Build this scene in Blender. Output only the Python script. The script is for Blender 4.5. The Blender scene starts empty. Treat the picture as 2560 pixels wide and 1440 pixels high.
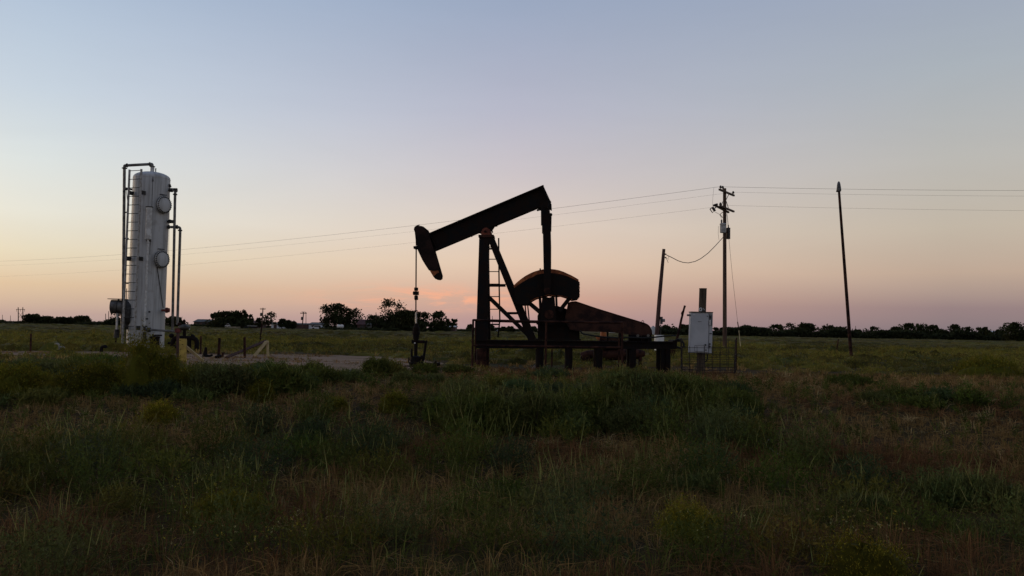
import bpy, math, random
import numpy as np
from mathutils import Vector, Matrix

random.seed(7)
rng = np.random.default_rng(11)
S = bpy.context.scene
COL = S.collection

# ------------------------------------------------------------------ camera
FPX = 2050.0                      # focal length in photograph pixels (2560 wide)
CAM_Z = 1.05
PITCH = math.atan(104 / FPX)
ROLL = math.radians(1.0)
cam_data = bpy.data.cameras.new('camera')
cam_data.sensor_width = 36.0
cam_data.lens = FPX / 2560 * 36.0
cam_data.clip_start = 0.1
cam_data.clip_end = 8000
cam = bpy.data.objects.new('camera', cam_data)
COL.objects.link(cam)
CR = Matrix.Rotation(math.pi / 2 + PITCH, 3, 'X') @ Matrix.Rotation(ROLL, 3, 'Z')
cam.matrix_world = Matrix.Translation((0, 0, CAM_Z)) @ CR.to_4x4()
S.camera = cam

# ------------------------------------------------------------------ sky and light
SUN_AZ = math.radians(-62)        # the sun has gone down to the left of the view (+Y is straight ahead)
SUN_EL = math.radians(1.0)
world = bpy.data.worlds.new('World')
S.world = world
world.use_nodes = True


class NT:
    """small node-tree helper"""
    def __init__(self, tree):
        self.t = tree
        self.n = tree.nodes
        self.l = tree.links

    def new(self, typ, **kw):
        nd = self.n.new(typ)
        for k, v in kw.items():
            setattr(nd, k, v)
        return nd

    def put(self, sock, v):
        if hasattr(v, 'is_output'):
            self.l.new(v, sock)
        elif isinstance(v, (tuple, list)) and len(v) == 3 and sock.type == 'RGBA':
            sock.default_value = (*v, 1)
        else:
            sock.default_value = v

    def math(self, op, a, b=None, c=None, clamp=False):
        nd = self.new('ShaderNodeMath', operation=op, use_clamp=clamp)
        for i, v in enumerate((a, b, c)):
            if v is not None:
                self.put(nd.inputs[i], v)
        return nd.outputs[0]

    def mix(self, fac, a, b, blend='MIX'):
        nd = self.new('ShaderNodeMix', data_type='RGBA', blend_type=blend)
        self.put(nd.inputs[0], fac)
        self.put(nd.inputs[6], a)
        self.put(nd.inputs[7], b)
        return nd.outputs[2]

    def ramp(self, fac, stops, interp='LINEAR'):
        nd = self.new('ShaderNodeValToRGB')
        nd.color_ramp.interpolation = interp
        el = nd.color_ramp.elements
        while len(el) < len(stops):
            el.new(0.5)
        for e, (p, c) in zip(el, stops):
            e.position = p
            e.color = (c[0], c[1], c[2], 1) if not isinstance(c, (int, float)) else (c, c, c, 1)
        self.put(nd.inputs[0], fac)
        return nd.outputs[0]

    def maprange(self, v, a, b, c=0.0, d=1.0, smooth=True):
        nd = self.new('ShaderNodeMapRange', interpolation_type='SMOOTHSTEP' if smooth else 'LINEAR')
        self.put(nd.inputs[0], v)
        for i, x in enumerate((a, b, c, d)):
            nd.inputs[i + 1].default_value = x
        return nd.outputs[0]

    def noise(self, vec, scale, detail=4, rough=0.55, dist=0.0):
        nd = self.new('ShaderNodeTexNoise')
        if vec is not None:
            self.put(nd.inputs['Vector'], vec)
        nd.inputs['Scale'].default_value = scale
        nd.inputs['Detail'].default_value = detail
        nd.inputs['Roughness'].default_value = rough
        nd.inputs['Distortion'].default_value = dist
        return nd.outputs[0]

    def scale(self, vec, s):
        nd = self.new('ShaderNodeMapping')
        self.put(nd.inputs[0], vec)
        nd.inputs['Scale'].default_value = s
        return nd.outputs[0]


def lin(r, g, b):
    return tuple(((c / 255) / 12.92 if c / 255 <= .04045 else ((c / 255 + .055) / 1.055) ** 2.4) for c in (r, g, b))


def build_sky():
    w = NT(world.node_tree)
    w.n.clear()
    out = w.new('ShaderNodeOutputWorld')
    bg = w.new('ShaderNodeBackground')
    w.l.new(bg.outputs[0], out.inputs[0])
    tc = w.new('ShaderNodeTexCoord')
    nrm = w.new('ShaderNodeVectorMath', operation='NORMALIZE')
    w.l.new(tc.outputs['Generated'], nrm.inputs[0])
    sep = w.new('ShaderNodeSeparateXYZ')
    w.l.new(nrm.outputs[0], sep.inputs[0])
    x, y, z = sep.outputs
    el = w.math('ARCSINE', z)
    az = w.math('ARCTAN2', x, y)
    # angle on the horizon away from the sun, 0..pi
    d = w.math('SUBTRACT', az, SUN_AZ)
    c = w.math('COSINE', d)
    da = w.math('ARCCOSINE', w.math('MULTIPLY', c, 0.9999))
    t = w.math('SQRT', w.math('DIVIDE', w.math('MAXIMUM', el, 0.0), math.pi / 2))

    def r(stops):
        return w.ramp(t, [(math.sqrt(max(e, 0) / 90), lin(*k)) for e, k in stops])
    near = r([(0.0, (176, 154, 149)), (0.5, (188, 162, 152)), (2.3, (217, 191, 160)), (4.2, (226, 214, 188)), (6.7, (227, 225, 213)),
              (9.8, (216, 222, 221)), (14, (199, 211, 223)), (21.4, (169, 187, 210)), (45, (122, 140, 174)), (90, (92, 108, 142))])
    mid = r([(0.0, (172, 143, 147)), (0.7, (186, 150, 147)), (2.3, (211, 169, 150)), (4.6, (226, 198, 175)), (7.3, (221, 204, 191)),
             (11, (203, 195, 199)), (15, (184, 185, 201)), (22, (155, 168, 192)), (45, (114, 130, 162)), (90, (86, 103, 136))])
    far = r([(0.0, (112, 106, 116)), (1.8, (150, 129, 129)), (4.0, (190, 167, 149)), (6.8, (194, 182, 166)), (11, (185, 183, 178)),
             (16.5, (169, 177, 185)), (22.8, (154, 165, 186)), (45, (108, 122, 150)), (90, (80, 97, 130))])
    f1 = w.maprange(da, math.radians(32), math.radians(62), smooth=False)
    f2 = w.maprange(da, math.radians(62), math.radians(90), smooth=False)
    sky = w.mix(f2, w.mix(f1, near, mid), far)
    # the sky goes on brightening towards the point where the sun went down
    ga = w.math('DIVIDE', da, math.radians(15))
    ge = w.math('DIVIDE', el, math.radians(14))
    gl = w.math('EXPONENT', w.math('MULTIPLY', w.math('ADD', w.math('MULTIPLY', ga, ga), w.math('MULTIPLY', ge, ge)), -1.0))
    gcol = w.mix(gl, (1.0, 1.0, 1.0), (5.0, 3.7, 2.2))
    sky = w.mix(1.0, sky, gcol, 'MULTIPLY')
    # low sun-lit wisps of cloud near the horizon
    cv = w.new('ShaderNodeCombineXYZ')
    w.put(cv.inputs[0], w.math('MULTIPLY', az, 6.0))
    w.put(cv.inputs[1], w.math('MULTIPLY', el, 34.0))
    cl = w.noise(cv.outputs[0], 1.7, 6, 0.62, 0.6)
    cm = w.maprange(cl, 0.42, 0.60)
    g = w.math('DIVIDE', w.math('ADD', az, 0.085), 0.11)
    gm = w.math('EXPONENT', w.math('MULTIPLY', w.math('MULTIPLY', g, g), -1.0))
    h = w.math('DIVIDE', w.math('SUBTRACT', el, 0.036), 0.013)
    hm = w.math('EXPONENT', w.math('MULTIPLY', w.math('MULTIPLY', h, h), -1.0))
    cf = w.math('MULTIPLY', w.math('MULTIPLY', cm, w.math('MULTIPLY', gm, hm)), 1.0, clamp=True)
    sky = w.mix(cf, sky, lin(246, 176, 142))
    # thin uneven haze, barely seen, over the whole sky
    hv = w.new('ShaderNodeCombineXYZ')
    w.put(hv.inputs[0], w.math('MULTIPLY', x, 2.0))
    w.put(hv.inputs[1], w.math('MULTIPLY', y, 2.0))
    w.put(hv.inputs[2], w.math('MULTIPLY', z, 11.0))
    hz = w.maprange(w.noise(hv.outputs[0], 1.3, 5, .6, .5), .3, .7, .982, 1.018, False)
    hc = w.new('ShaderNodeCombineXYZ')
    for i_ in range(3):
        w.put(hc.inputs[i_], hz)
    sky = w.mix(1.0, sky, hc.outputs[0], 'MULTIPLY')
    # physical sky, blended in as the base of the light
    ns = w.new('ShaderNodeTexSky', sky_type='NISHITA', sun_disc=False)
    ns.sun_elevation = SUN_EL
    ns.sun_rotation = SUN_AZ
    ns.altitude = 350
    nsc = w.mix(1.0, ns.outputs[0], (0.12, 0.12, 0.12), 'MULTIPLY')
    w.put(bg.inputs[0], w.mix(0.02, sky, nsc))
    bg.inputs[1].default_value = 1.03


build_sky()
sun_data = bpy.data.lights.new('sun', 'SUN')
sun_data.energy = 0.34            # only the afterglow is left
sun_data.angle = math.radians(25)
sun_data.color = (1.0, 0.74, 0.5)
sun = bpy.data.objects.new('sun', sun_data)
COL.objects.link(sun)
sd = Vector((math.sin(SUN_AZ) * math.cos(math.radians(6)), math.cos(SUN_AZ) * math.cos(math.radians(6)), math.sin(math.radians(6))))
sun.rotation_euler = sd.to_track_quat('Z', 'Y').to_euler()
sun.location = sd * 50

S.view_settings.view_transform = 'Standard'
S.view_settings.look = 'None'
S.view_settings.gamma = 1.0
S.view_settings.exposure = 0.0
S.view_settings.use_curve_mapping = False
S.render.engine = 'CYCLES'
S.cycles.use_denoising = True
S.cycles.max_bounces = 6
S.cycles.diffuse_bounces = 3
S.render.film_transparent = False


# ------------------------------------------------------------------ placing helpers
def ray(px, py):
    return CR @ Vector(((px - 1280) / FPX, (720 - py) / FPX, -1))


def P(px, py, Y):
    """point at distance Y ahead seen at photograph pixel (px, py)"""
    d = ray(px, py)
    k = Y / d.y
    return Vector((d.x * k, Y, CAM_Z + d.z * k))


def _hash(ix, iy, seed):
    h = (ix.astype(np.int64) * 374761393 + iy.astype(np.int64) * 668265263 + seed * 1442695041) & 0xFFFFFFFF
    h = ((h ^ (h >> 13)) * 1274126177) & 0xFFFFFFFF
    h = h ^ (h >> 16)
    return (h & 0xFFFFFF) / float(0xFFFFFF)


def vnoise(x, y, seed=0):
    x = np.asarray(x, float)
    y = np.asarray(y, float)
    ix, iy = np.floor(x), np.floor(y)
    fx, fy = x - ix, y - iy
    fx = fx * fx * (3 - 2 * fx)
    fy = fy * fy * (3 - 2 * fy)
    a = _hash(ix, iy, seed)
    b = _hash(ix + 1, iy, seed)
    c = _hash(ix, iy + 1, seed)
    d = _hash(ix + 1, iy + 1, seed)
    return (a * (1 - fx) + b * fx) * (1 - fy) + (c * (1 - fx) + d * fx) * fy


def fbm(x, y, seed=0, o=3):
    s, a, t = 0, .5, 0
    for i in range(o):
        s = s + a * vnoise(np.asarray(x) * 2 ** i, np.asarray(y) * 2 ** i, seed + i)
        t += a
        a *= .5
    return s / t


def sstep(t):
    t = np.clip(t, 0, 1)
    return t * t * (3 - 2 * t)


def zg(x, y):
    x = np.asarray(x, float)
    y = np.asarray(y, float)
    base = -0.55 * (1 - sstep((y - 7) / 11))
    mound = .13 * np.exp(-((x - 1.2) / 3.4) ** 2 - ((y - 14.2) / 1.7) ** 2)
    amp = 0.16 * (1 - sstep((y - 11) / 5)) + 0.25 * sstep((y - 45) / 60)
    return base + mound + amp * (fbm(x * .35, y * .35, 5) - .5)


def G(px, py):
    """ground point seen at a pixel"""
    d = ray(px, py)
    k = 2.0
    for _ in range(4000):
        p = Vector((0, 0, CAM_Z)) + d * k
        if p.z <= float(zg(p.x, p.y)):
            return p
        k *= 1.004
    return p


# ------------------------------------------------------------------ materials
MATS = {}


def mat(name, c1, c2=None, scale=6.0, rough=0.7, metal=0.0, bump=0.0, bscale=40.0, stretch=(1, 1, 1), lo=0.4, hi=0.6, spec=0.3, detail=5):
    if name in MATS:
        return MATS[name]
    m = bpy.data.materials.new(name)
    m.use_nodes = True
    t = NT(m.node_tree)
    bs = t.n['Principled BSDF']
    tc = t.new('ShaderNodeTexCoord')
    vec = t.scale(tc.outputs['Object'], stretch)
    if c2 is None:
        c2 = tuple(c * .7 for c in c1)
    n = t.noise(vec, scale, detail, .6, .2)
    col = t.mix(t.maprange(n, lo, hi), c1, c2)
    t.put(bs.inputs['Base Color'], col)
    t.put(bs.inputs['Roughness'], t.maprange(n, .3, .7, max(rough - .12, .05), min(rough + .12, 1), False))
    bs.inputs['Metallic'].default_value = metal
    bs.inputs['Specular IOR Level'].default_value = spec
    if bump:
        bn = t.new('ShaderNodeBump')
        bn.inputs['Strength'].default_value = bump
        bn.inputs['Distance'].default_value = .02
        t.put(bn.inputs['Height'], t.noise(tc.outputs['Object'], bscale, 4, .6))
        t.l.new(bn.outputs[0], bs.inputs['Normal'])
    MATS[name] = m
    return m


def leaf_mat(name, trans=0.25, rough=.75):
    """foliage whose own colour is stored leaf by leaf in the mesh"""
    m = bpy.data.materials.new(name)
    m.use_nodes = True
    t = NT(m.node_tree)
    bs = t.n['Principled BSDF']
    at = t.new('ShaderNodeAttribute', attribute_name='leaf_colour')
    t.l.new(at.outputs['Color'], bs.inputs['Base Color'])
    bs.inputs['Roughness'].default_value = rough
    bs.inputs['Specular IOR Level'].default_value = .04
    tr = t.new('ShaderNodeBsdfTranslucent')
    t.l.new(at.outputs['Color'], tr.inputs[0])
    mx = t.new('ShaderNodeMixShader')
    mx.inputs[0].default_value = trans
    t.l.new(bs.outputs[0], mx.inputs[1])
    t.l.new(tr.outputs[0], mx.inputs[2])
    t.l.new(mx.outputs[0], t.n['Material Output'].inputs[0])
    MATS[name] = m
    return m


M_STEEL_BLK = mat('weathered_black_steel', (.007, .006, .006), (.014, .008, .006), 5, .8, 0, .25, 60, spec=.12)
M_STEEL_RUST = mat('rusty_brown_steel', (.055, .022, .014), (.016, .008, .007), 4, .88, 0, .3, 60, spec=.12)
M_RUST_ORANGE = mat('orange_rust', (.42, .13, .04), (.17, .05, .02), 5, .85, 0, .3, 60)
M_RUST_GUARD = mat('rust_red_sheet', (.055, .022, .014), (.018, .009, .008), 3.2, .75, 0, .35, 30, spec=.15, lo=.40, hi=.62)
M_PIPE_DARK = mat('dark_pipe', (.05, .048, .045), (.025, .022, .02), 8, .6, .2, .15, 60)
M_PIPE_GREY = mat('galvanised_pipe', (.17, .165, .155), (.1, .09, .08), 5, .5, .35, .1, 60)
M_PIPE_WHITE = mat('white_painted_pipe', (.6, .6, .58), (.42, .4, .37), 6, .5, 0, .1, 50)
M_LADDER = mat('pale_ladder_paint', (.4, .39, .37), (.26, .23, .2), 8, .6)
M_RED = mat('faded_red_paint', (.16, .03, .022), (.09, .02, .016), 6, .6)
M_BOXGREY = mat('pale_grey_enclosure', (.42, .425, .44), (.36, .365, .38), 1.5, .5, 0, .05, 20)
M_BOXDARK = mat('dark_enclosure_trim', (.05, .05, .055), (.03, .03, .03), 8, .5)
M_WOOD_POLE = mat('weathered_pole_wood', (.11, .065, .042), (.055, .034, .024), 2.5, .9, 0, .5, 30, (6, 6, .5))
M_WOOD_RED = mat('reddish_post_wood', (.09, .045, .038), (.05, .028, .024), 3, .9, 0, .5, 30, (6, 6, .5))
M_WOOD_GREEN = mat('greenish_treated_wood', (.075, .056, .036), (.042, .03, .02), 3, .9, 0, .5, 30, (6, 6, .5))
M_YELLOW = mat('dirty_yellow_paint', (.46, .33, .07), (.31, .22, .06), 5, .75, 0, .2, 40)
M_YELLOW_PALE = mat('faded_yellow_paint', (.48, .38, .20), (.36, .28, .15), 5, .8, 0, .2, 40)
M_WIRE = mat('power_wire', (.05, .05, .05), (.03, .03, .03), 5, .6)
M_RUSTWIRE = mat('rusty_mesh_wire', (.03, .018, .013), (.018, .012, .009), 10, .85)
M_INSUL = mat('brown_porcelain', (.03, .02, .018), (.02, .014, .012), 5, .35)
M_XF_GREY = mat('transformer_grey', (.42, .42, .41), (.3, .3, .29), 4, .5)
M_XF_DARK = mat('transformer_dark', (.06, .05, .045), (.035, .03, .028), 4, .6)
M_WHITE = mat('white_paint', (.7, .69, .66), (.55, .53, .5), 3, .6)
M_BARK = mat('tree_bark', (.035, .026, .02), (.02, .016, .012), 6, .9)
M_ROOF_RED = mat('red_brown_roof', (.09, .028, .022), (.06, .022, .018), .6, .85)
M_WALL_DARK = mat('brick_wall_brown', (.09, .05, .04), (.06, .035, .03), 1.2, .9)
M_WALL_WHITE = mat('white_metal_siding', (.55, .54, .54), (.45, .44, .44), .6, .6)
M_ROOF_GREY = mat('grey_metal_roof', (.07, .066, .066), (.05, .05, .05), .6, .6, spec=.1)
M_GLASS = mat('dark_window_glass', (.02, .022, .026), (.015, .016, .018), 1, .15, 0, 0, 1, spec=.5)
M_TYRE = mat('rubber', (.02, .02, .02), (.012, .012, .012), 5, .85)
M_LEAF = leaf_mat('foliage')
M_BLADE = leaf_mat('grass_blades', .3, .7)


def tank_material():
    m = bpy.data.materials.new('white_tank_paint')
    m.use_nodes = True
    t = NT(m.node_tree)
    bs = t.n['Principled BSDF']
    tc = t.new('ShaderNodeTexCoord')
    streak = t.noise(t.scale(tc.outputs['Object'], (7, 7, .35)), 1.0, 5, .65, .3)
    blotch = t.noise(tc.outputs['Object'], 2.3, 5, .6, .3)
    c = t.mix(t.maprange(streak, .42, .66), (.47, .47, .465), (.31, .305, .295))
    c = t.mix(t.math('MULTIPLY', t.maprange(blotch, .55, .72), .5), c, (.26, .23, .20))
    fine = t.noise(tc.outputs['Object'], 14, 4, .7)
    c = t.mix(t.math('MULTIPLY', t.maprange(fine, .66, .74), .5), c, (.16, .1, .06))
    t.put(bs.inputs['Base Color'], c)
    bs.inputs['Roughness'].default_value = .5
    bs.inputs['Specular IOR Level'].default_value = .35
    bn = t.new('ShaderNodeBump')
    bn.inputs['Strength'].default_value = .12
    bn.inputs['Distance'].default_value = .02
    t.put(bn.inputs['Height'], blotch)
    t.l.new(bn.outputs[0], bs.inputs['Normal'])
    return m


M_TANK = tank_material()


def ground_material():
    m = bpy.data.materials.new('dry_thatch_ground')
    m.use_nodes = True
    t = NT(m.node_tree)
    bs = t.n['Principled BSDF']
    tc = t.new('ShaderNodeTexCoord')
    o = tc.outputs['Object']
    big = t.noise(o, .16, 4, .6)
    midn = t.noise(o, 1.4, 5, .65)
    fine = t.noise(o, 22, 5, .7)
    c = t.mix(t.maprange(big, .4, .62), (.062, .034, .014), (.036, .034, .009))
    c = t.mix(t.maprange(midn, .45, .7), c, (.026, .018, .008))
    c = t.mix(t.maprange(fine, .5, .75), c, (.10, .060, .024))
    # away from the camera-side weeds the pasture is yellow-green
    sp = t.new('ShaderNodeSeparateXYZ')
    t.l.new(o, sp.inputs[0])
    fieldc = t.mix(t.maprange(t.noise(o, .05, 5, .65), .4, .62), (.085, .062, .016), (.052, .040, .011))
    c = t.mix(t.maprange(sp.outputs[1], 24, 60), c, fieldc)
    t.put(bs.inputs['Base Color'], c)
    bs.inputs['Roughness'].default_value = .95
    bs.inputs['Specular IOR Level'].default_value = .05
    bn = t.new('ShaderNodeBump')
    bn.inputs['Strength'].default_value = .7
    bn.inputs['Distance'].default_value = .05
    t.put(bn.inputs['Height'], t.noise(o, 9, 6, .7))
    t.l.new(bn.outputs[0], bs.inputs['Normal'])
    return m


def pad_material():
    m = bpy.data.materials.new('pale_caliche')
    m.use_nodes = True
    t = NT(m.node_tree)
    bs = t.n['Principled BSDF']
    tc = t.new('ShaderNodeTexCoord')
    o = tc.outputs['Object']
    a = t.noise(t.scale(o, (.5, 1.6, 1)), 1.1, 5, .65, .4)
    b = t.noise(o, 16, 5, .7)
    c = t.mix(t.maprange(a, .38, .64), (.28, .185, .12), (.16, .102, .064))
    c = t.mix(t.maprange(b, .52, .72), c, (.33, .235, .165))
    t.put(bs.inputs['Base Color'], c)
    bs.inputs['Roughness'].default_value = .95
    bs.inputs['Specular IOR Level'].default_value = .05
    bn = t.new('ShaderNodeBump')
    bn.inputs['Strength'].default_value = .6
    bn.inputs['Distance'].default_value = .03
    t.put(bn.inputs['Height'], b)
    t.l.new(bn.outputs[0], bs.inputs['Normal'])
    return m


# ------------------------------------------------------------------ mesh builder
class MB:
    def __init__(self):
        self.v, self.f, self.s = [], [], []

    def add(self, vs, fs, smooth=False):
        o = len(self.v)
        self.v += [Vector(p) for p in vs]
        self.f += [tuple(i + o for i in f) for f in fs]
        self.s += [smooth] * len(fs)
        return self

    def hexa(self, a, b):
        """box from two quads (each 4 points, same order)"""
        return self.add(list(a) + list(b), [(3, 2, 1, 0), (4, 5, 6, 7), (0, 1, 5, 4), (1, 2, 6, 5), (2, 3, 7, 6), (3, 0, 4, 7)])

    def box(self, c, size, rot=None):
        c = Vector(c)
        hx, hy, hz = (s / 2 for s in size)
        q = [Vector(p) for p in ((-hx, -hy, -hz), (hx, -hy, -hz), (hx, hy, -hz), (-hx, hy, -hz))]
        q2 = [p + Vector((0, 0, 2 * hz)) for p in q]
        R = rot if rot is not None else Matrix.Identity(3)
        return self.hexa([R @ p + c for p in q], [R @ p + c for p in q2])

    def beam(self, a, b, w, t, side=None, w2=None):
        """rectangular bar from a to b; w measured across (side x axis), t along side"""
        a, b = Vector(a), Vector(b)
        d = (b - a).normalized()
        sd_ = Vector(side) if side is not None else Vector((0, 1, 0))
        sd_ = (sd_ - d * sd_.dot(d)).normalized()
        up = d.cross(sd_)
        w2 = w if w2 is None else w2
        q = [a + up * x * w / 2 + sd_ * y * t / 2 for x, y in ((-1, -1), (1, -1), (1, 1), (-1, 1))]
        q2 = [b + up * x * w2 / 2 + sd_ * y * t / 2 for x, y in ((-1, -1), (1, -1), (1, 1), (-1, 1))]
        return self.hexa(q, q2)

    def tube(self, pts, r, n=12, cap=True, smooth=True):
        pts = [Vector(p) for p in pts]
        rs = r if isinstance(r, (list, tuple)) else [r] * len(pts)
        vs, fs = [], []
        ref = None
        for i, p in enumerate(pts):
            if i == 0:
                d = pts[1] - p
            elif i == len(pts) - 1:
                d = p - pts[i - 1]
            else:
                d = (pts[i + 1] - p).normalized() + (p - pts[i - 1]).normalized()
            d.normalize()
            if ref is None:
                ref = Vector((1, 0, 0)) if abs(d.x) < .8 else Vector((0, 0, 1))
            a = (ref - d * ref.dot(d)).normalized()
            ref = a
            b = d.cross(a)
            for k in range(n):
                th = 2 * math.pi * k / n
                vs.append(p + (a * math.cos(th) + b * math.sin(th)) * rs[i])
        for i in range(len(pts) - 1):
            for k in range(n):
                k2 = (k + 1) % n
                fs.append((i * n + k, i * n + k2, (i + 1) * n + k2, (i + 1) * n + k))
        self.add(vs, fs, smooth)
        if cap:
            self.add(vs[:n], [tuple(range(n - 1, -1, -1))])
            self.add(vs[-n:], [tuple(range(n))])
        return self

    def pipe(self, pts, r, n=12, bend=None):
        """tube with rounded corners"""
        pts = [Vector(p) for p in pts]
        bend = r * 2.2 if bend is None else bend
        out = [pts[0]]
        for i in range(1, len(pts) - 1):
            a, p, b = pts[i - 1], pts[i], pts[i + 1]
            k = min(bend, (a - p).length * .45, (b - p).length * .45)
            p0 = p + (a - p).normalized() * k
            p1 = p + (b - p).normalized() * k
            for j in range(5):
                s = j / 4
                out.append(p0 * (1 - s) ** 2 + p * 2 * s * (1 - s) + p1 * s * s)
        out.append(pts[-1])
        return self.tube(out, r, n)

    def disc(self, c, axis, r, th, n=20):
        a = Vector(axis).normalized() * th / 2
        c = Vector(c)
        return self.tube([c - a, c + a], r, n, True, False)

    def ball(self, c, r, n=10, sq=(1, 1, 1)):
        c = Vector(c)
        pts = []
        vs, fs = [], []
        m = n // 2
        for i in range(m + 1):
            ph = -math.pi / 2 + math.pi * i / m
            for k in range(n):
                th = 2 * math.pi * k / n
                vs.append(c + Vector((math.cos(th) * math.cos(ph) * r * sq[0], math.sin(th) * math.cos(ph) * r * sq[1], math.sin(ph) * r * sq[2])))
        for i in range(m):
            for k in range(n):
                k2 = (k + 1) % n
                fs.append((i * n + k, i * n + k2, (i + 1) * n + k2, (i + 1) * n + k))
        return self.add(vs, fs, True)

    def lathe(self, c, prof, n=32, smooth=True):
        c = Vector(c)
        vs, fs = [], []
        for r, z in prof:
            for k in range(n):
                th = 2 * math.pi * k / n
                vs.append(c + Vector((r * math.cos(th), r * math.sin(th), z)))
        for i in range(len(prof) - 1):
            for k in range(n):
                k2 = (k + 1) % n
                fs.append((i * n + k, i * n + k2, (i + 1) * n + k2, (i + 1) * n + k))
        self.add(vs, fs, smooth)
        self.add(vs[-n:], [tuple(range(n))], False)
        self.add(vs[:n], [tuple(range(n - 1, -1, -1))], False)
        return self

    def extrude(self, pts, vec):
        """closed outline extruded along vec"""
        pts = [Vector(p) for p in pts]
        vec = Vector(vec)
        n = len(pts)
        q = [p + vec for p in pts]
        self.add(pts, [tuple(range(n - 1, -1, -1))])
        self.add(q, [tuple(range(n))])
        self.add(pts + q, [(i, (i + 1) % n, n + (i + 1) % n, n + i) for i in range(n)])
        return self

    def build(self, name, m, parent=None):
        off = root_loc(parent) if parent else Vector((0, 0, 0))
        me = bpy.data.meshes.new(name)
        me.from_pydata([tuple(p - off) for p in self.v], [], self.f)
        me.polygons.foreach_set('use_smooth', self.s)
        me.materials.append(m)
        me.update()
        o = bpy.data.objects.new(name, me)
        COL.objects.link(o)
        if parent:
            o.parent = parent
        return o


def root_loc(o):
    while o.parent:
        o = o.parent
    return o.location.copy()


def tag(o, label, cat, group=None):
    o['label'] = label
    o['category'] = cat
    if group:
        o['group'] = group
    return o


def thing(name, loc, label, cat, group=None):
    o = bpy.data.objects.new(name, None)
    o.empty_display_size = .2
    COL.objects.link(o)
    o.location = loc
    return tag(o, label, cat, group)


def mesh_np(name, verts, tris, cols, m, parent=None, smooth=False):
    off = np.array(root_loc(parent)) if parent else np.zeros(3)
    me = bpy.data.meshes.new(name)
    nv, nt = len(verts), len(tris)
    me.vertices.add(nv)
    me.vertices.foreach_set('co', (verts - off).astype(np.float32).ravel())
    me.loops.add(nt * 3)
    me.loops.foreach_set('vertex_index', tris.astype(np.int32).ravel())
    me.polygons.add(nt)
    me.polygons.foreach_set('loop_start', np.arange(0, nt * 3, 3, dtype=np.int32))
    if cols is not None:
        at = me.attributes.new('leaf_colour', 'FLOAT_COLOR', 'POINT')
        c4 = np.ones((nv, 4), np.float32)
        c4[:, :3] = cols
        at.data.foreach_set('color', c4.ravel())
    me.materials.append(m)
    me.update(calc_edges=True)
    me.validate()
    o = bpy.data.objects.new(name, me)
    COL.objects.link(o)
    if parent:
        o.parent = parent
    return o

# ------------------------------------------------------------------ ground
def build_ground():
    u = np.linspace(-1, 1, 221)
    xs = np.sinh(u * 5.2) / np.sinh(5.2) * 2600
    w = np.linspace(-.42, 1, 261)
    ys = np.sinh(w * 5.6) / np.sinh(5.6) * 4200 + 8
    X, Y = np.meshgrid(xs, ys)
    Z = zg(X, Y)
    V = np.stack([X.ravel(), Y.ravel(), Z.ravel()], 1)
    nx, ny = len(xs), len(ys)
    i = (np.arange(ny - 1)[:, None] * nx + np.arange(nx - 1)[None]).ravel()
    T = np.concatenate([np.stack([i, i + 1, i + nx + 1], 1), np.stack([i, i + nx + 1, i + nx], 1)])
    o = mesh_np('ground', V, T, None, ground_material())
    o['kind'] = 'structure'
    o.data.polygons.foreach_set('use_smooth', [True] * len(o.data.polygons))


build_ground()

PAD_PX = [(-160, 878), (60, 878), (115, 879), (250, 880), (400, 884), (480, 886), (560, 888), (665, 886), (760, 887), (850, 889), (950, 893), (1045, 899),
          (1110, 911), (1075, 924), (1020, 926), (960, 925), (900, 929), (860, 933), (800, 936), (740, 935), (640, 931), (540, 936), (480, 941), (430, 934),
          (330, 905), (240, 892), (100, 889), (-160, 889)]


def smooth_outline(pts, sub=6, jit=.12):
    out = []
    n = len(pts)
    for i in range(n):
        a, b = Vector(pts[i]), Vector(pts[(i + 1) % n])
        for k in range(sub):
            p = a.lerp(b, k / sub)
            jx, jy = random.uniform(-jit, jit), random.uniform(-jit, jit) * 1.2
            out.append(Vector((p.x + jx, p.y + jy, p.z)))
    return out


PAD = [Vector((q.x, q.y, 0)) for q in (G(*p) for p in PAD_PX)]
PAD_OUT = smooth_outline(PAD)


def in_pad(x, y):
    x = np.asarray(x)
    y = np.asarray(y)
    ins = np.zeros(x.shape, bool)
    n = len(PAD)
    for i in range(n):
        a, b = PAD[i], PAD[(i + 1) % n]
        c = ((a.y > y) != (b.y > y)) & (x < (b.x - a.x) * (y - a.y) / (b.y - a.y + 1e-12) + a.x)
        ins ^= c
    return ins


def build_pad():
    mb = MB()
    mb.extrude([Vector((p.x, p.y, -.05)) for p in PAD_OUT], (0, 0, .066))
    o = mb.build('dirt_pad', pad_material())
    o['kind'] = 'structure'


build_pad()

# ------------------------------------------------------------------ pumping unit
YAW = math.radians(-3)
DU = Vector((math.cos(YAW), math.sin(YAW), 0))
DV = Vector((-math.sin(YAW), math.cos(YAW), 0))
PO = P(1240, 880, 22.0)
PO.z = 0


def Q(px, py, v=0.0):
    """point on the upright plane of the pumping unit, v metres behind its middle, seen at a pixel"""
    d = ray(px, py)
    o = PO + DV * v
    c = Vector((0, 0, CAM_Z))
    k = (o - c).dot(DV) / d.dot(DV)
    return c + d * k


def plate(mb, pts, v0, v1):
    """outline drawn on the near face (v0) and carried back to v1"""
    return mb.extrude([Q(x, y, v0) for x, y in pts], DV * (v1 - v0))


def plate_at(mb, pts, v0, v1, dv):
    """the same outline as on the near side, moved back by dv in space"""
    return mb.extrude([Q(x, y, v0) + DV * dv for x, y in pts], DV * (v1 - v0))


PX = 22.0 / FPX       # metres per photograph pixel at the pumping unit


def vert_q(px, py, v, zbot):
    """straight down from a point to height zbot"""
    a = Q(px, py, v)
    return a, Vector((a.x, a.y, zbot))


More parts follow.
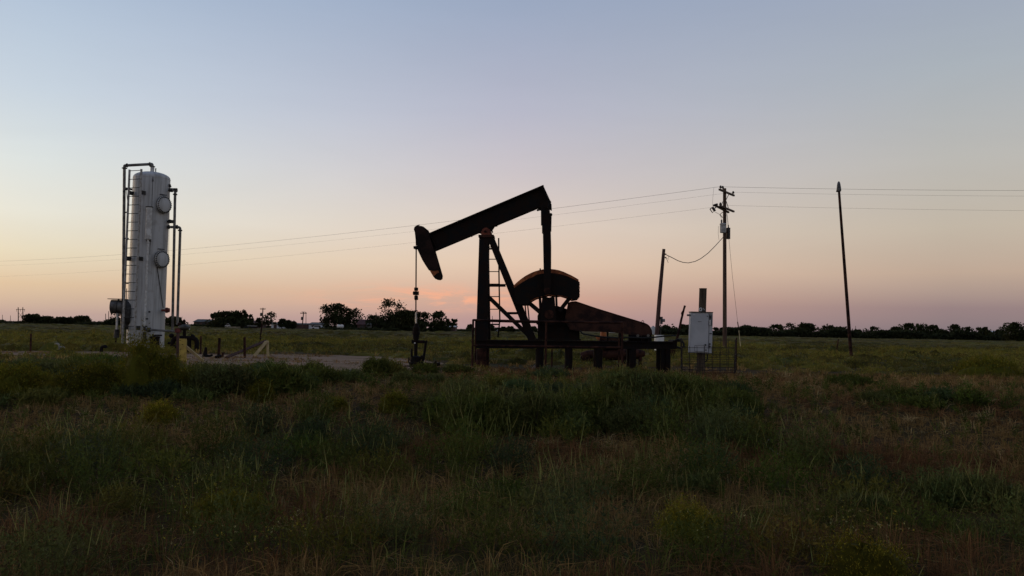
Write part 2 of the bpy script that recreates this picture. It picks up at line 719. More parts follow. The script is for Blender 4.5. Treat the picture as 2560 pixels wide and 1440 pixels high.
def build_pumpjack():
    r = thing('pump_jack', PO, 'rusty black oil pump jack with tilted walking beam beside the wellhead', 'pump jack')
    # ---- base
    sk = None
    for k, v in enumerate((-.5, .42)):
        mb = MB()
        pts = [(1190, 851.5), (1683, 855.5), (1683, 871.5), (1190, 869.5)]
        base = [Q(x, y, -.5) + DV * (v + .5) for x, y in pts]
        mb.extrude([p + DV * .03 for p in base], DV * .02)
        for a, b in ((0, 1), (3, 2)):
            mb.beam(base[a] + DV * .04, base[b] + DV * .04, .028, .13, DV)
        mb.build('skid_beam', M_STEEL_BLK, r)
    for px in (1200, 1290, 1350, 1424, 1500, 1584, 1660):
        a = Q(px, 861, -.45)
        MB().beam(a, a + DV * .88, .1, .1, (0, 0, 1)).build('cross_member', M_STEEL_BLK, r)
    deck = MB()
    plate(deck, [(1335, 846.5), (1452, 847.5), (1452, 851), (1335, 850)], -.42, .42)
    deck.build('deck_plate', M_STEEL_BLK, r)
    # ---- piles
    for px, wpx in ((1203.5, 26), (1349, 19), (1422.5, 18), (1497.5, 18), (1582, 16), (1657, 11), (1670, 13)):
        for v in (-.46, .46):
            a = Q(px, 872.5, -.46) + DV * (v + .46)
            mb = MB()
            mb.tube([a, (a.x, a.y, -.12)], wpx * PX / 2, 14)
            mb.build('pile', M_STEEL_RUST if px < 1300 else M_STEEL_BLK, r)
    # ---- samson post: two front legs, two rear legs spread at the foot
    top_v, bot_v = .10, .44
    for s in (-1, 1):
        a = [Q(x, y, s * top_v) for x, y in ((1198.5, 590), (1222, 590))]
        b = [Q(x, y, -bot_v) + DV * (bot_v + s * bot_v) for x, y in ((1190.5, 850), (1220, 850))]
        th = DV * .06
        mb = MB()
        mb.hexa([b[0] - th, b[1] - th, b[1] + th, b[0] + th], [a[0] - th, a[1] - th, a[1] + th, a[0] + th])
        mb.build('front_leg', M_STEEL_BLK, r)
        a = [Q(x, y, s * top_v) for x, y in ((1217, 592), (1234.5, 592))]
        b = [Q(x, y, -bot_v) + DV * (bot_v + s * bot_v) for x, y in ((1320, 850), (1340, 850))]
        mb = MB()
        mb.hexa([b[0] - th, b[1] - th, b[1] + th, b[0] + th], [a[0] - th, a[1] - th, a[1] + th, a[0] + th])
        mb.build('rear_leg', M_STEEL_BLK, r)
        # bracing on each side
        def vv(y):
            k = (y - 590) / 260
            return s * (top_v + (bot_v - top_v) * k)
        for (x0, y0), (x1, y1), wpx in (((1216, 713.5), (1264, 713.5), 7), ((1218, 739), (1329, 846), 10), ((1268, 783), (1297, 783), 6), ((1216, 622), (1236, 622), 4)):
            va, vb = vv(y0), vv(y1)
            mb = MB()
            mb.beam(Q(x0, y0, va), Q(x1, y1, vb), wpx * PX, .05, DV)
            mb.build('brace', M_STEEL_BLK, r)
    for y in (713, 783, 640):
        k = (y - 590) / 260
        v = top_v + (bot_v - top_v) * k
        a, b = Q(1209, y, -v), Q(1209, y, -v) + DV * 2 * v
        MB().beam(a, b, .06, .05, (0, 0, 1)).build('cross_brace', M_STEEL_BLK, r)
    mb = MB()
    plate(mb, [(1196, 586.5), (1234, 586.5), (1235, 593), (1196, 593)], -.2, .2)
    mb.build('post_cap', M_STEEL_RUST, r)
    # ---- saddle bearing
    sb = MB()
    plate(sb, [(1203, 586.6), (1202.5, 580), (1206, 573), (1211, 569.5), (1217, 569), (1224, 573), (1228, 580), (1228.5, 586.6)], -.16, .16)
    sad = sb.build('saddle_bearing', mat('saddle_rust', (.2, .05, .025), (.1, .026, .016), 8, .8), r)
    mb = MB()
    c = Q(1213.5, 579, -.165)
    mb.disc(c, DV, .035, .03, 14)
    mb.build('bearing_pin', M_STEEL_RUST, sad)
    mb = MB()
    plate(mb, [(1200, 578), (1199.5, 583), (1203, 583), (1206, 573), (1214, 568.5), (1222, 571), (1229, 580), (1232, 579), (1230, 574), (1236, 565), (1243, 564), (1239, 558), (1226, 562), (1204, 571)], -.1, .1)
    mb.build('saddle_bracket', M_STEEL_BLK, r)
    mb = MB()
    mb.tube([Q(1178, 590, -.14), Q(1194, 583, -.14), Q(1204, 581, -.14)], .018, 8)
    mb.ball(Q(1179, 590, -.14), .03, 8)
    mb.tube([Q(1186, 583, -.05), Q(1200, 578, -.05)], .015, 8)
    mb.build('bearing_bolt', M_STEEL_RUST, r)
    # ---- walking beam (I section)
    tl, tr, br, bl = (1069, 586), (1358.5, 464), (1378, 506.5), (1087, 628)
    mb = MB()
    plate(mb, [tl, tr, br, bl], -.025, .025)
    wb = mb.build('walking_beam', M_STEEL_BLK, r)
    mb = MB()
    for (a, b, sgn) in ((tl, tr, 1), (bl, br, -1)):
        d = Vector((b[0] - a[0], b[1] - a[1])).normalized()
        nx, ny = -d.y * sgn * 1.6, d.x * sgn * 1.6
        mb.beam(Q(a[0] + nx, a[1] + ny), Q(b[0] + nx, b[1] + ny), .036, .26, DV)
    mb.build('beam_flange', M_STEEL_BLK, wb)
    for f in (.02, .985):
        a = (tl[0] + (tr[0] - tl[0]) * f, tl[1] + (tr[1] - tl[1]) * f + 3)
        b = (bl[0] + (br[0] - bl[0]) * f, bl[1] + (br[1] - bl[1]) * f - 3)
        for v in (-.075, .075):
            MB().beam(Q(*a, v), Q(*b, v), .016, .09, DV).build('stiffener', M_STEEL_BLK, wb)
    # ---- horse head
    hh = [(1036.8, 575), (1038.6, 569), (1046, 564.5), (1052, 564.6), (1058, 566), (1067, 573), (1072, 584.5), (1085.5, 627.5), (1103, 688), (1102, 696), (1097, 699), (1089, 698),
          (1083.5, 692), (1074, 676), (1066, 664), (1058, 651), (1047, 627.5), (1043.5, 612), (1040.5, 592), (1039.4, 582)]
    mb = MB()
    plate(mb, hh, -.17, -.145)
    plate_at(mb, hh, -.17, -.145, .315)
    arc = [hh[i] for i in (13, 14, 15, 16, 17, 18, 19, 0, 1, 2)]
    for a, b in zip(arc[:-1], arc[1:]):
        mb.beam(Q(a[0] + .8, a[1]), Q(b[0] + .8, b[1]), .02, .29, DV)
    mb.beam(Q(1072, 590), Q(1101, 688), .02, .29, DV)
    mb.beam(Q(1101, 693), Q(1086, 692), .02, .29, DV)
    head = mb.build('horse_head', mat('grimy_head_steel', (.026, .013, .010), (.012, .008, .007), 3, .85, 0, .3, 60, spec=.12), r)
    mb = MB()
    plate(mb, [(1074.2, 675.7), (1082, 678), (1087, 677), (1095, 676), (1097.5, 681.5), (1094, 683), (1091, 684), (1085, 690), (1083.4, 691)], -.176, -.171)
    mb.build('bare_rust_tip', M_RUST_ORANGE, head)
    mb = MB()
    mb.tube([Q(1041, 568), Q(1046, 563), Q(1049, 562.5)], .014, 6)
    mb.build('cable_pin', M_STEEL_RUST, head)
    # ---- bridle, carrier bar, polished rod
    for v in (-.1, .1):
        mb = MB()
        pts = [Q(1047, 565, v), Q(1040, 569, v), Q(1037.6, 577, v), Q(1040, 600, v), Q(1040.5, 619, v)]
        mb.tube(pts, .012, 8)
        mb.build('bridle_cable', M_STEEL_RUST, r)
        mb = MB()
        mb.tube([Q(1041, 622, v), Q(1040.6, 697, v * .6), Q(1040.4, 722, v * .5)], .013, 8)
        mb.build('hanger_rod', M_STEEL_RUST, r)
    mb = MB()
    mb.beam(Q(1036, 619.5), Q(1047.5, 619.5), .065, .3, DV)
    mb.build('carrier_bar', M_STEEL_BLK, r)
    mb = MB()
    a, b = Q(1040.5, 622), Q(1039.6, 790)
    mb.tube([a, b], .018, 10)
    mb.build('polished_rod', M_STEEL_RUST, r)
    mb = MB()
    c0 = Q(1040.3, 722)
    mb.tube([Q(1040.5, 719), Q(1040.3, 727)], .055, 12)
    mb.box(Q(1040.2, 733), (.14, .13, .1))
    mb.tube([Q(1040.2, 739), Q(1040.8, 750)], .05, 12)
    mb.box(Q(1037, 733), (.1, .08, .07))
    mb.tube([Q(1040.2, 744.5), Q(1040.2, 746)], .058, 12)
    mb.build('rod_clamp', M_STEEL_BLK, r)
    # ---- ladder up the back of the post
    lv = .12
    mb = MB()
    mb.tube([Q(1246.6, 595, lv), Q(1247.5, 690, lv + .1), Q(1249.5, 800, lv + .22), Q(1245, 843, lv + .26)], .02, 8)
    mb.build('ladder_rail', M_STEEL_BLK, r)
    mb = MB()
    mb.tube([Q(1222.5, 600, lv), Q(1219, 800, lv + .22), Q(1217, 843, lv + .26)], .018, 8)
    mb.build('ladder_rail', M_STEEL_BLK, r)
    for y in (617.5, 648, 679, 710, 741.5, 773, 804):
        v = lv + (y - 595) / 205 * .22
        MB().tube([Q(1221, y, v), Q(1248.5, y, v)], .012, 8).build('rung', M_STEEL_BLK, r)
    MB().beam(Q(1219, 811, .33), Q(1250, 811, .33), .04, .04, DV).build('ladder_foot', M_STEEL_BLK, r)
    # ---- gear box
    mb = MB()
    plate(mb, [(1345, 850), (1343.5, 790), (1349, 776), (1362, 768), (1392, 764), (1416, 772), (1432, 790), (1449, 818), (1449, 850.5)], -.3, .3)
    gb = mb.build('gear_box', M_STEEL_BLK, r)
    mb = MB()
    plate(mb, [(1341, 806), (1450, 808), (1450, 813), (1341, 811)], -.33, .33)
    mb.build('flange', M_STEEL_BLK, gb)
    mb = MB()
    c = Q(1374, 786, -.46)
    mb.disc(c + DV * .46, DV, .09, 1.25, 18)
    mb.build('crank_shaft', M_STEEL_BLK, r)
    # ---- cranks and counterweights, near and far
    cx, cy = 1374, 799
    arcpts = [(1284, 713.5), (1294.5, 703.7), (1303, 697), (1311.7, 690.8), (1320, 686), (1329, 681.6), (1338, 678), (1348, 675.2), (1359, 673), (1368, 672.3), (1378, 672.6),
              (1388, 673.6), (1398, 675.6), (1409, 679.4), (1419, 684), (1428, 688), (1436.6, 692.8), (1446.5, 698.8)]
    lower = [(1448, 742), (1446, 746), (1432, 748.5), (1419, 742.5), (1402, 737.3), (1392.6, 738.3), (1370, 736), (1344, 743), (1337.5, 745), (1325.5, 752), (1319, 760.6), (1301, 761), (1290, 759)]
    near_v = -.66
    for dv, key in ((0, 'near'), (1.2, 'far')):
        mb = MB()
        plate_at(mb, arcpts + [(1446, 741), (1431, 746), (1419, 740), (1370, 733), (1338, 742), (1325, 750), (1318, 758), (1292, 757)], -.60, -.56, dv)
        cw = mb.build('counterweight', M_RUST_ORANGE, r)
        # the stack of weight blocks in front, flat topped, each a little out of line
        n = 7
        vthick = .022
        for i in range(n):
            v0 = -.605 - .024 * (i + 1) if key == 'near' else -.605 + .1 + .024 * i
            j = random.uniform(-.8, .8)
            j2 = random.uniform(-.8, .8)
            topl = [(1286 + j, 720), (1300, 710 + j), (1321, 697 + j), (1327, 695.5), (1340, 688 + j), (1358, 684 + j), (1376, 682.5 + j2), (1396, 685 + j2), (1404, 686.5), (1418, 691 + j2), (1434, 698 + j2), (1446.6 + j, 703.5)]
            low = [(x + (j if x > 1440 else 0), y + (j2 * .5)) for x, y in lower]
            mb = MB()
            plate_at(mb, topl + low, v0, v0 + vthick, dv)
            mb.build('weight_plate', M_STEEL_RUST if i % 3 else M_STEEL_BLK, cw)
        # rough cast ends of the plates, right hand edge
        for i in range(9):
            y = 704.5 + i * 4.4
            mb = MB()
            a = Q(1447.4 + (i % 2) * .5, y + 1.6, -.74)
            mb.beam(a + DV * dv, a + DV * (.14 + dv), .036, .036, (0, 0, 1))
            mb.build('casting_ridge', M_STEEL_BLK, cw)
        vb = -.66 if key == 'near' else -.50
        for p, q, wpx in (((1319, 754), (1351, 781), 10), ((1426, 742), (1398, 778), 9), ((1349, 742), (1351, 785), 5), ((1390.5, 736), (1392, 770), 5)):
            a, b = Q(*p, vb) + DV * dv, Q(*q, vb) + DV * dv
            MB().beam(a, b, wpx * PX, .08 if wpx > 5 else .05, DV).build('crank_spoke', M_STEEL_BLK, r)
        mb = MB()
        plate_at(mb, [(1356, 736), (1363, 741), (1372, 744), (1383, 741), (1386, 736), (1391, 800), (1383, 812), (1364, 812), (1350, 800)], vb - .04, vb + .04, dv)
        cr = mb.build('crank_arm', M_STEEL_BLK, r)
        mb = MB()
        mb.disc(Q(1373, 786, vb - .05) + DV * dv, DV, .12, .03, 18)
        mb.build('hub_cap', M_STEEL_RUST, cr)
    for x in (1312.5, 1319):
        MB().tube([Q(x, 760, .2), Q(x + 5, 812, .2)], .018, 8).build('brake_rod', M_STEEL_RUST, r)
    # ---- pitman arms and equalizer
    pit = [(1352, 518), (1374, 518), (1376, 545), (1377.5, 600), (1377, 727), (1374, 731), (1362, 731), (1360, 727), (1357, 575), (1356.5, 563), (1352.5, 563)]
    mb = MB()
    plate(mb, pit, -.95, -.87)
    pm = mb.build('pitman_arm', M_STEEL_BLK, r)
    mb = MB()
    c = Q(1368, 727, -.96)
    mb.tube([c - DV * .05, c + DV * .06], .085, 16)
    mb.build('wrist_pin', M_STEEL_RUST, pm)
    mb = MB()
    mb.extrude([Q(x, y, -.91) + DV * 1.78 for x, y in pit], DV * .08)
    mb.build('pitman_arm', M_STEEL_BLK, r)
    mb = MB()
    a = Q(1364, 515, -.95)
    mb.beam(a, a + DV * 1.95, .12, .2, (0, 0, 1))
    eq = mb.build('equalizer', M_STEEL_BLK, r)
    mb = MB()
    plate(mb, [(1345, 519), (1350, 508), (1372, 498), (1379, 511), (1379.5, 522), (1373.5, 519)], -.2, .2)
    mb.build('equalizer_bearing', M_STEEL_BLK, eq)
    mb = MB()
    mb.tube([Q(1345, 525.5, -.5), Q(1354, 525, -.5)], .016, 8)
    mb.ball(Q(1344.5, 525.5, -.5), .03, 8)
    mb.build('grease_line', M_STEEL_BLK, eq)
    mb = MB()
    mb.tube([Q(1377, 534, -.3), Q(1376, 579, -.3)], .025, 8)
    mb.ball(Q(1377, 536.5, -.3), .045, 8)
    mb.build('safety_bar', M_STEEL_BLK, eq)
    MB().tube([Q(1350.5, 671, -.72), Q(1350.5, 677, -.72)], .018, 8).build('lifting_lug', M_STEEL_BLK, r)
    # ---- belt guard, sheave end and motor
    g = [(1420, 757), (1427, 754), (1439, 752.8), (1452, 757), (1490, 770), (1550, 788.5), (1611, 807), (1619, 811), (1624, 816.5), (1628, 825), (1629, 836), (1625, 839), (1600, 838.5), (1570, 836), (1537, 831.5), (1500, 829.5), (1445, 828), (1425, 824), (1412, 800)]
    mb = MB()
    plate(mb, g, -.46, -.315)
    bg_ = mb.build('belt_guard', M_RUST_GUARD, r)
    mb = MB()
    top = g[2:11]
    for a, b in zip(top[:-1], top[1:]):
        mb.beam(Q(a[0], a[1] + 1.2, -.388), Q(b[0], b[1] + 1.2, -.388), .02, .175, DV)
    mb.build('guard_rim', M_STEEL_RUST, bg_)
    mb = MB()
    ring = [Q(1607 + 2.6 * math.cos(t / 10 * math.tau), 804.3 + 2.9 * math.sin(t / 10 * math.tau), -.38) for t in range(11)]
    mb.tube(ring, .008, 6, False)
    mb.build('lifting_eye', M_STEEL_RUST, bg_)
    for pl in ([(1604, 838), (1612, 838), (1612, 852), (1604, 852)], [(1622, 837), (1628.5, 837), (1629.5, 854), (1622, 854)]):
        plate(MB_ := MB(), pl, -.42, -.3)
        MB_.build('guard_foot', M_STEEL_BLK, bg_)
    for x in (1594.5, 1620.5):
        mb = MB()
        mb.disc(Q(x, 839, -.475), DV, .036, .02, 14)
        mb.build('motor_bolt_cap', M_PIPE_GREY, r)
    mb = MB()
    a = Q(1572, 847, -.05)
    mb.tube([a, a + DU * .55], .13, 16)
    mb.box(Q(1588, 851, -.05) + DU * 0 - Vector((0, 0, .03)), (.5, .3, .06))
    mb.box(Q(1580, 840, -.05), (.16, .12, .1))
    mb.build('motor', M_STEEL_BLK, r)
    for x in (1519, 1551, 1573):
        MB().beam(Q(x, 829, -.38), Q(x, 853, -.38), .045, .05, DV).build('guard_support', M_STEEL_BLK, r)
    # ---- brake lever and slack cable
    mb = MB()
    mb.tube([Q(1690, 856, -.4), Q(1697, 830, -.4), Q(1703, 800, -.4), Q(1710, 772, -.4), Q(1712.5, 764, -.4)], [.035, .034, .03, .026, .03], 10)
    mb.build('brake_lever', M_STEEL_RUST, r)
    mb = MB()
    mb.tube([Q(1705, 790, -.43), Q(1703.5, 783, -.43), Q(1707, 777, -.43)], .014, 6)
    mb.build('lever_grip', M_STEEL_RUST, r)
    mb = MB()
    pts = [(1450, 826), (1456, 834), (1480, 839), (1510, 843), (1545, 844.5), (1580, 843.5), (1620, 845), (1645, 842), (1668, 839.5), (1690, 839)]
    mb.tube([Q(x, y, -.52) for x, y in pts], .02, 8)
    mb.tube([Q(x, y, -.5) for x, y in ((1692, 848), (1703, 850), (1709, 858), (1710, 866), (1702, 870), (1692, 868))], .028, 8)
    mb.tube([Q(x, y, -.48) for x, y in ((1688, 849), (1696, 853), (1704, 852))], .02, 8)
    mb.build('slack_cable', M_TYRE, r)
    mb = MB()
    plate(mb, [(1682, 851), (1692, 850), (1693, 872), (1682, 873)], -.48, .4)
    mb.build('skid_end', M_STEEL_BLK, r)
    for i in range(5):
        x = 1678 + i * 2.5
        MB().tube([Q(x, 874, -.5), Q(x + random.uniform(-2, 2), 884 + i % 2 * 5, -.5)], .012, 6).build('hanging_wire', M_STEEL_RUST, r)

    # ---- safety rail standing round the unit
    rl = thing('guard_rail', Q(1182, 926, -1.0), 'low rusty pipe guard rail in front of the pump jack skid', 'railing')
    v = -1.0
    for (x0, y0) in ((1183, 799), (1365.5, 804), (1556, 807)):
        a, b = vert_q(x0, y0, v, -.05)
        MB().tube([a, b], .028, 10).build('upright', M_STEEL_RUST, rl)
    for (x0, y0) in ((1380, 873), (1548, 830)):
        a, b = vert_q(x0, y0, v + .12, -.05)
        MB().tube([a, b], .022, 10).build('stake', M_STEEL_RUST, rl)
    a = Q(1183, 800, v)
    MB().tube([a, Q(1365.5, 804, v), Q(1557, 807, v)], .028, 10).build('top_rail', M_STEEL_RUST, rl)
    MB().tube([Q(1183, 863.5, v), Q(1365, 866, v), Q(1556, 869, v)], .026, 10).build('middle_rail', M_STEEL_RUST, rl)
    a, b = vert_q(1190, 801, v + .7, -.05)
    MB().tube([a, b], .026, 10).build('upright', M_STEEL_RUST, rl)
    MB().tube([Q(1183, 800, v), Q(1190, 801, v + .7)], .024, 8).build('end_rail', M_STEEL_RUST, rl)
    MB().tube([Q(1190, 801, v + .7), Q(1345, 805, v + .7)], .036, 8).build('back_rail', M_STEEL_RUST, rl)


build_pumpjack()


def build_wellhead():
    b = Q(1036, 920)
    b.z = 0
    r = thing('wellhead', b, 'black oil wellhead with valves under the hanging pump rod', 'wellhead')
    ax = Q(1040, 850)

    def z(py):
        return Q(1040, py).z

    def c(py, px=1040):
        p = Q(px, py)
        return p

    def L(prof, name, m=M_STEEL_BLK, px=1040):
        q = Q(px, 850)
        MB().lathe((q.x, q.y, 0), [(rr * PX, z(py)) for rr, py in prof], 20, False).build(name, m, r)
    MB().tube([c(812), c(781, 1040)], .024, 12).build('bright_rod', mat('worn_bright_rod', (.55, .53, .5), (.4, .38, .36), 6, .35, .6), r)
    MB().disc(c(777), (0, 0, 1), .045, .03, 12).build('rod_collar', M_STEEL_RUST, r)
    L([(3.5, 826), (8, 826), (8.5, 818), (6, 816), (5, 810), (3, 808)], 'stuffing_box')
    L([(10, 836), (10, 830), (6, 829.5), (6, 825)], 'flange')
    L([(5, 852), (7.5, 846), (8, 837), (9, 836)], 'bonnet')
    L([(9.5, 829), (9.5, 826.6)], 'gland_plate')
    L([(4.4, 892), (4.4, 856), (7, 852), (5, 848)], 'tubing')
    MB().tube([Q(1031, 854), Q(1061, 854.5)], .042, 14).build('flow_tee', M_STEEL_BLK, r)
    MB().tube([Q(1029.5, 854), Q(1031.5, 854)], .06, 14).build('tee_plug', M_STEEL_BLK, r)
    MB().disc(Q(1037, 857.5, -.06), DV, .02, .02, 10).build('gauge_face', M_WHITE, r)
    MB().tube([Q(1053, 851.5), Q(1053, 857)], .062, 14).build('valve_body', M_STEEL_RUST, r)
    MB().pipe([Q(1060, 854.5), Q(1064.5, 856), Q(1061, 884), Q(1055, 908)], .036, 12).build('flow_line_riser', M_STEEL_BLK, r)
    MB().tube([Q(1052, 893, 0), Q(1062, 892.5, 0)], .05, 12).build('check_valve', M_STEEL_BLK, r)
    MB().tube([Q(1062, 857), Q(1068, 853)], .036, 10).build('elbow_plug', M_STEEL_BLK, r)
    L([(13.5, 906), (13, 892), (8, 890), (5, 889)], 'casing_head')
    L([(19, 921), (19, 916), (15, 912), (17, 909), (16.5, 906), (13, 905)], 'base_flange')
    MB().tube([Q(1029.5, 892, -.1), Q(1029, 876, -.1), Q(1030, 871, -.1)], [.035, .03, .018], 10).build('side_nipple', M_STEEL_BLK, r)
    mb = MB()
    cc = Q(1022, 900, -.15)
    ringp = [cc + Vector((0, .07 * math.cos(t / 12 * math.tau), .07 * math.sin(t / 12 * math.tau))) for t in range(13)]
    mb.tube(ringp, .01, 6, False)
    mb.tube([cc, cc + Vector((.12, .08, 0))], .012, 6)
    mb.build('valve_wheel', M_STEEL_BLK, r)
    f = [Q(1052, 910, -.05), Q(1068, 911, -.1), Q(1086, 912, -.15), Q(1100, 910, -.1)]
    MB().tube(f, .045, 10).build('flow_line', M_STEEL_BLK, r)
    for x in (1064, 1086):
        MB().tube([Q(x - 1.2, 911, -.12), Q(x + 1.6, 911, -.12)], .065, 10).build('coupling', M_STEEL_BLK, r)
    MB().tube([Q(1088, 912, -.15), Q(1090, 903, -.15)], .025, 8).build('drip_cock', M_STEEL_BLK, r)
    MB().box(Vector((b.x, b.y, .012)), (.55, .5, .04)).build('cellar_plate', M_STEEL_RUST, r)


build_wellhead()

# ------------------------------------------------------------------ treater vessel on the left
TY = 33.0
TPX = TY / FPX


def build_tank():
    bot = P(363, 860, TY)
    ax, ay = P(371.5, 650, TY).x, TY
    r = thing('treater_vessel', (ax, ay, 0), 'tall white cylindrical treater vessel with a side ladder and pipes', 'vessel')

    def z(py):
        return P(371, py, TY).z

    def X(px, py):
        return P(px, py, TY).x
    R = 43.5 * TPX
    zt = z(446)
    za = z(430)
    prof = [(R, 0.0)]
    for zz in (z(838), z(745), z(650), z(555), z(480)):
        prof += [(R, zz)]
    prof += [(R, zt)]
    for i in range(1, 9):
        t = i / 8 * math.pi / 2
        prof.append((max(R * math.cos(t), .02), zt + (za - zt) * math.sin(t)))
    MB().lathe((ax, ay, 0), prof, 56).build('shell', M_TANK, r)
    for py in (448, 555, 650, 745):
        MB().lathe((ax, ay, z(py)), [(R - .02, -.012), (R + .006, -.012), (R + .006, .012), (R - .02, .012)], 56, False).build('weld_seam', M_TANK, r)
    MB().lathe((ax, ay, 0), [(R + .03, -.05), (R + .03, .14), (R - .02, .14)], 56, False).build('base_ring', M_PIPE_WHITE, r)

    def rad(az):
        """unit vector pointing out of the shell; 0 faces the camera, positive to the right"""
        f = Vector((-ax, -ay, 0)).normalized()
        return Matrix.Rotation(az, 3, 'Z') @ f

    # manways
    for py, lab in ((514.8, 'a'), (649.5, 'b')):
        d = rad(math.radians(37))
        c = Vector((ax, ay, z(py)))
        MB().tube([c + d * (R - .1), c + d * (R + .10)], .27, 28).build('manway_neck', M_TANK, r)
        MB().tube([c + d * (R + .07), c + d * (R + .105)], .352, 32, True, False).build('manway_flange', M_PIPE_GREY, r)
        cov = MB().tube([c + d * (R + .108), c + d * (R + .13), c + d * (R + .15), c + d * (R + .172), c + d * (R + .18)], [.33, .33, .27, .15, .03], 32).build('manway_cover', M_TANK, r)
        mb = MB()
        s = Vector((-d.y, d.x, 0))
        for k in range(24):
            t = k / 24 * math.tau
            p = c + d * (R + .125) + (s * math.cos(t) + Vector((0, 0, 1)) * math.sin(t)) * .302
            mb.tube([p - d * .02, p + d * .05], .024, 6)
        o = mb.build('bolt_ring', M_PIPE_DARK, cov)
        o['kind'] = 'stuff'
        # davit hinge above the cover
        mb = MB()
        h = c + Vector((0, 0, .41)) + d * (R + .05)
        mb.tube([h - s * .12 - d * .1, h - s * .12, h + s * .14], .016, 6)
        mb.build('davit', M_PIPE_DARK, r)
    # vertical seam strip and wire
    d = rad(math.radians(3))
    mb = MB()
    mb.tube([Vector((ax, ay, z(448))) + d * (R + .006), Vector((ax, ay, z(640))) + d * (R + .006)], .008, 6)
    mb.build('vertical_weld', M_PIPE_DARK, r)
    mb = MB()
    mb.tube([Vector((ax, ay, z(450))) + d * (R + .02), Vector((ax, ay, z(460))) + d * (R + .03)], [.012, .03], 8)
    mb.build('lifting_lug', M_PIPE_DARK, r)
    a, b = rad(math.radians(26)), rad(math.radians(56))
    mb = MB()
    mb.tube([Vector((ax, ay, z(669))) + a * (R + .03), Vector((ax, ay, z(700))) + rad(math.radians(34)) * (R + .03), Vector((ax, ay, z(735))) + rad(math.radians(44)) * (R + .03), Vector((ax, ay, z(769))) + b * (R + .03)], .014, 6)
    mb.build('gauge_line', M_PIPE_DARK, r)
    # ladder
    d = rad(math.radians(-41))
    s = Vector((-d.y, d.x, 0))
    lc = Vector((ax, ay, 0)) + d * (R + .22)
    hw = .285
    zl = z(434)
    for k in (-1, 1):
        MB().beam(lc + s * hw * k + Vector((0, 0, .02)), lc + s * hw * k + Vector((0, 0, zl)), .085, .035, s).build('ladder_rail', M_LADDER, r)
    zz = z(437)
    while zz > .12:
        p = Vector((lc.x, lc.y, zz))
        MB().tube([p - s * hw, p + s * hw], .014, 8).build('rung', M_PIPE_DARK, r)
        zz -= 21.2 * TPX
    for py in (490, 651, 820):
        for k in (-1, 1):
            p = Vector((lc.x, lc.y, z(py))) + s * hw * k
            MB().beam(p, p - d * .27, .16, .03, s).build('ladder_bracket', M_PIPE_DARK, r)
    mb = MB()
    q = [(333, 476), (336, 505), (339, 537), (335, 575), (331, 645)]
    mb.tube([Vector((X(x, y), ay - .62, z(y))) for x, y in q], .012, 6)
    mb.build('cable', M_PIPE_DARK, r)
    mb = MB()
    p0 = Vector((X(337, 724), ay - .7, z(724)))
    p1 = Vector((X(333.5, 850), ay - .7, .1))
    mb.tube([p0, p1], .016, 6)
    mb.build('conduit', M_PIPE_DARK, r)
    for py in (537, 601, 711):
        p = Vector((X(335, py), ay - .62, z(py)))
        MB().beam(p - Vector((.1, 0, 0)), p + Vector((.07, 0, 0)), .05, .04).build('cable_clamp', M_PIPE_DARK, r)

    def T(px, py, dy=0.0):
        return P(px, py, TY + dy)
    # overhead loop pipe, left
    k = .058
    MB().pipe([T(305, 836), T(306, 790), T(308, 757), T(311, 419), T(311.5, 414), T(318, 413.5), T(374, 410.5), T(380.5, 410), T(381, 418)], k, 14, .12).build('vapour_pipe', M_PIPE_GREY, r)
    MB().tube([T(381, 417), T(380.5, 431)], .075, 14).build('top_nozzle', M_PIPE_WHITE, r)
    for x, y, v in ((311.3, 420.5, 1), (381, 416.5, 1), (305.5, 786, 1)):
        MB().disc(T(x, y), (0, 0, 1), .105, .03, 16).build('pipe_flange', M_PIPE_DARK, r)
    for x, y in ((317.5, 413.5), (374.5, 410.6)):
        MB().disc(T(x, y), (1, 0, 0), .085, .03, 16).build('pipe_flange', M_PIPE_DARK, r)
    MB().tube([T(389.3, 431), T(389.3, 421)], .022, 8).build('vent_stub', M_PIPE_DARK, r)
    MB().disc(T(389.3, 422), (0, 0, 1), .035, .02, 8).build('vent_cap', M_PIPE_DARK, r)
    mb = MB()
    mb.tube([T(316, 472.5, -.1), T(340, 474.5, -.1)], .04, 10)
    mb.tube([T(315.5, 472, -.15), T(318, 472.5, -.15)], .06, 10)
    mb.tube([T(308.5, 481, -.25), T(313, 474, -.2), T(316, 471, -.15)], .016, 6)
    mb.build('side_nozzle', M_PIPE_DARK, r)
    # right risers
    MB().pipe([T(420, 474.5), T(438.5, 476), T(437.6, 490), T(431, 826)], .052, 14, .1).build('outlet_riser', M_PIPE_GREY, r)
    MB().pipe([T(416, 567.5), T(450.5, 568), T(450.4, 580), T(443.4, 812)], .052, 14, .14).build('overflow_riser', M_PIPE_GREY, r)
    for x, y, dirv in ((425.5, 475, (1, 0, 0)), (430, 475.3, (1, 0, 0)), (437.8, 486, (0, 0, 1)), (441, 475.5, (1, 0, 0)), (438.4, 472.5, (0, 0, 1)),
                       (442.5, 567.5, (1, 0, 0)), (450.2, 576, (0, 0, 1)), (422, 567.5, (1, 0, 0))):
        MB().disc(T(x, y), dirv, .085, .045, 16).build('pipe_flange', M_PIPE_DARK, r)
    mb = MB()
    mb.tube([T(416, 553.5), T(433, 554)], .045, 12)
    mb.ball(T(424.5, 553.5), .085, 10)
    mb.ball(T(430, 554), .075, 10)
    mb.build('level_nozzle', M_PIPE_DARK, r)
    MB().tube([T(423.5, 461, 0), T(426, 468, 0)], .05, 10).build('lifting_ear', M_PIPE_DARK, r)
    MB().tube([T(424, 490, -.1), T(421.5, 650, -.1)], .008, 6).build('float_cable', M_PIPE_DARK, r)
    # front drip pipe
    fy = -R - .1
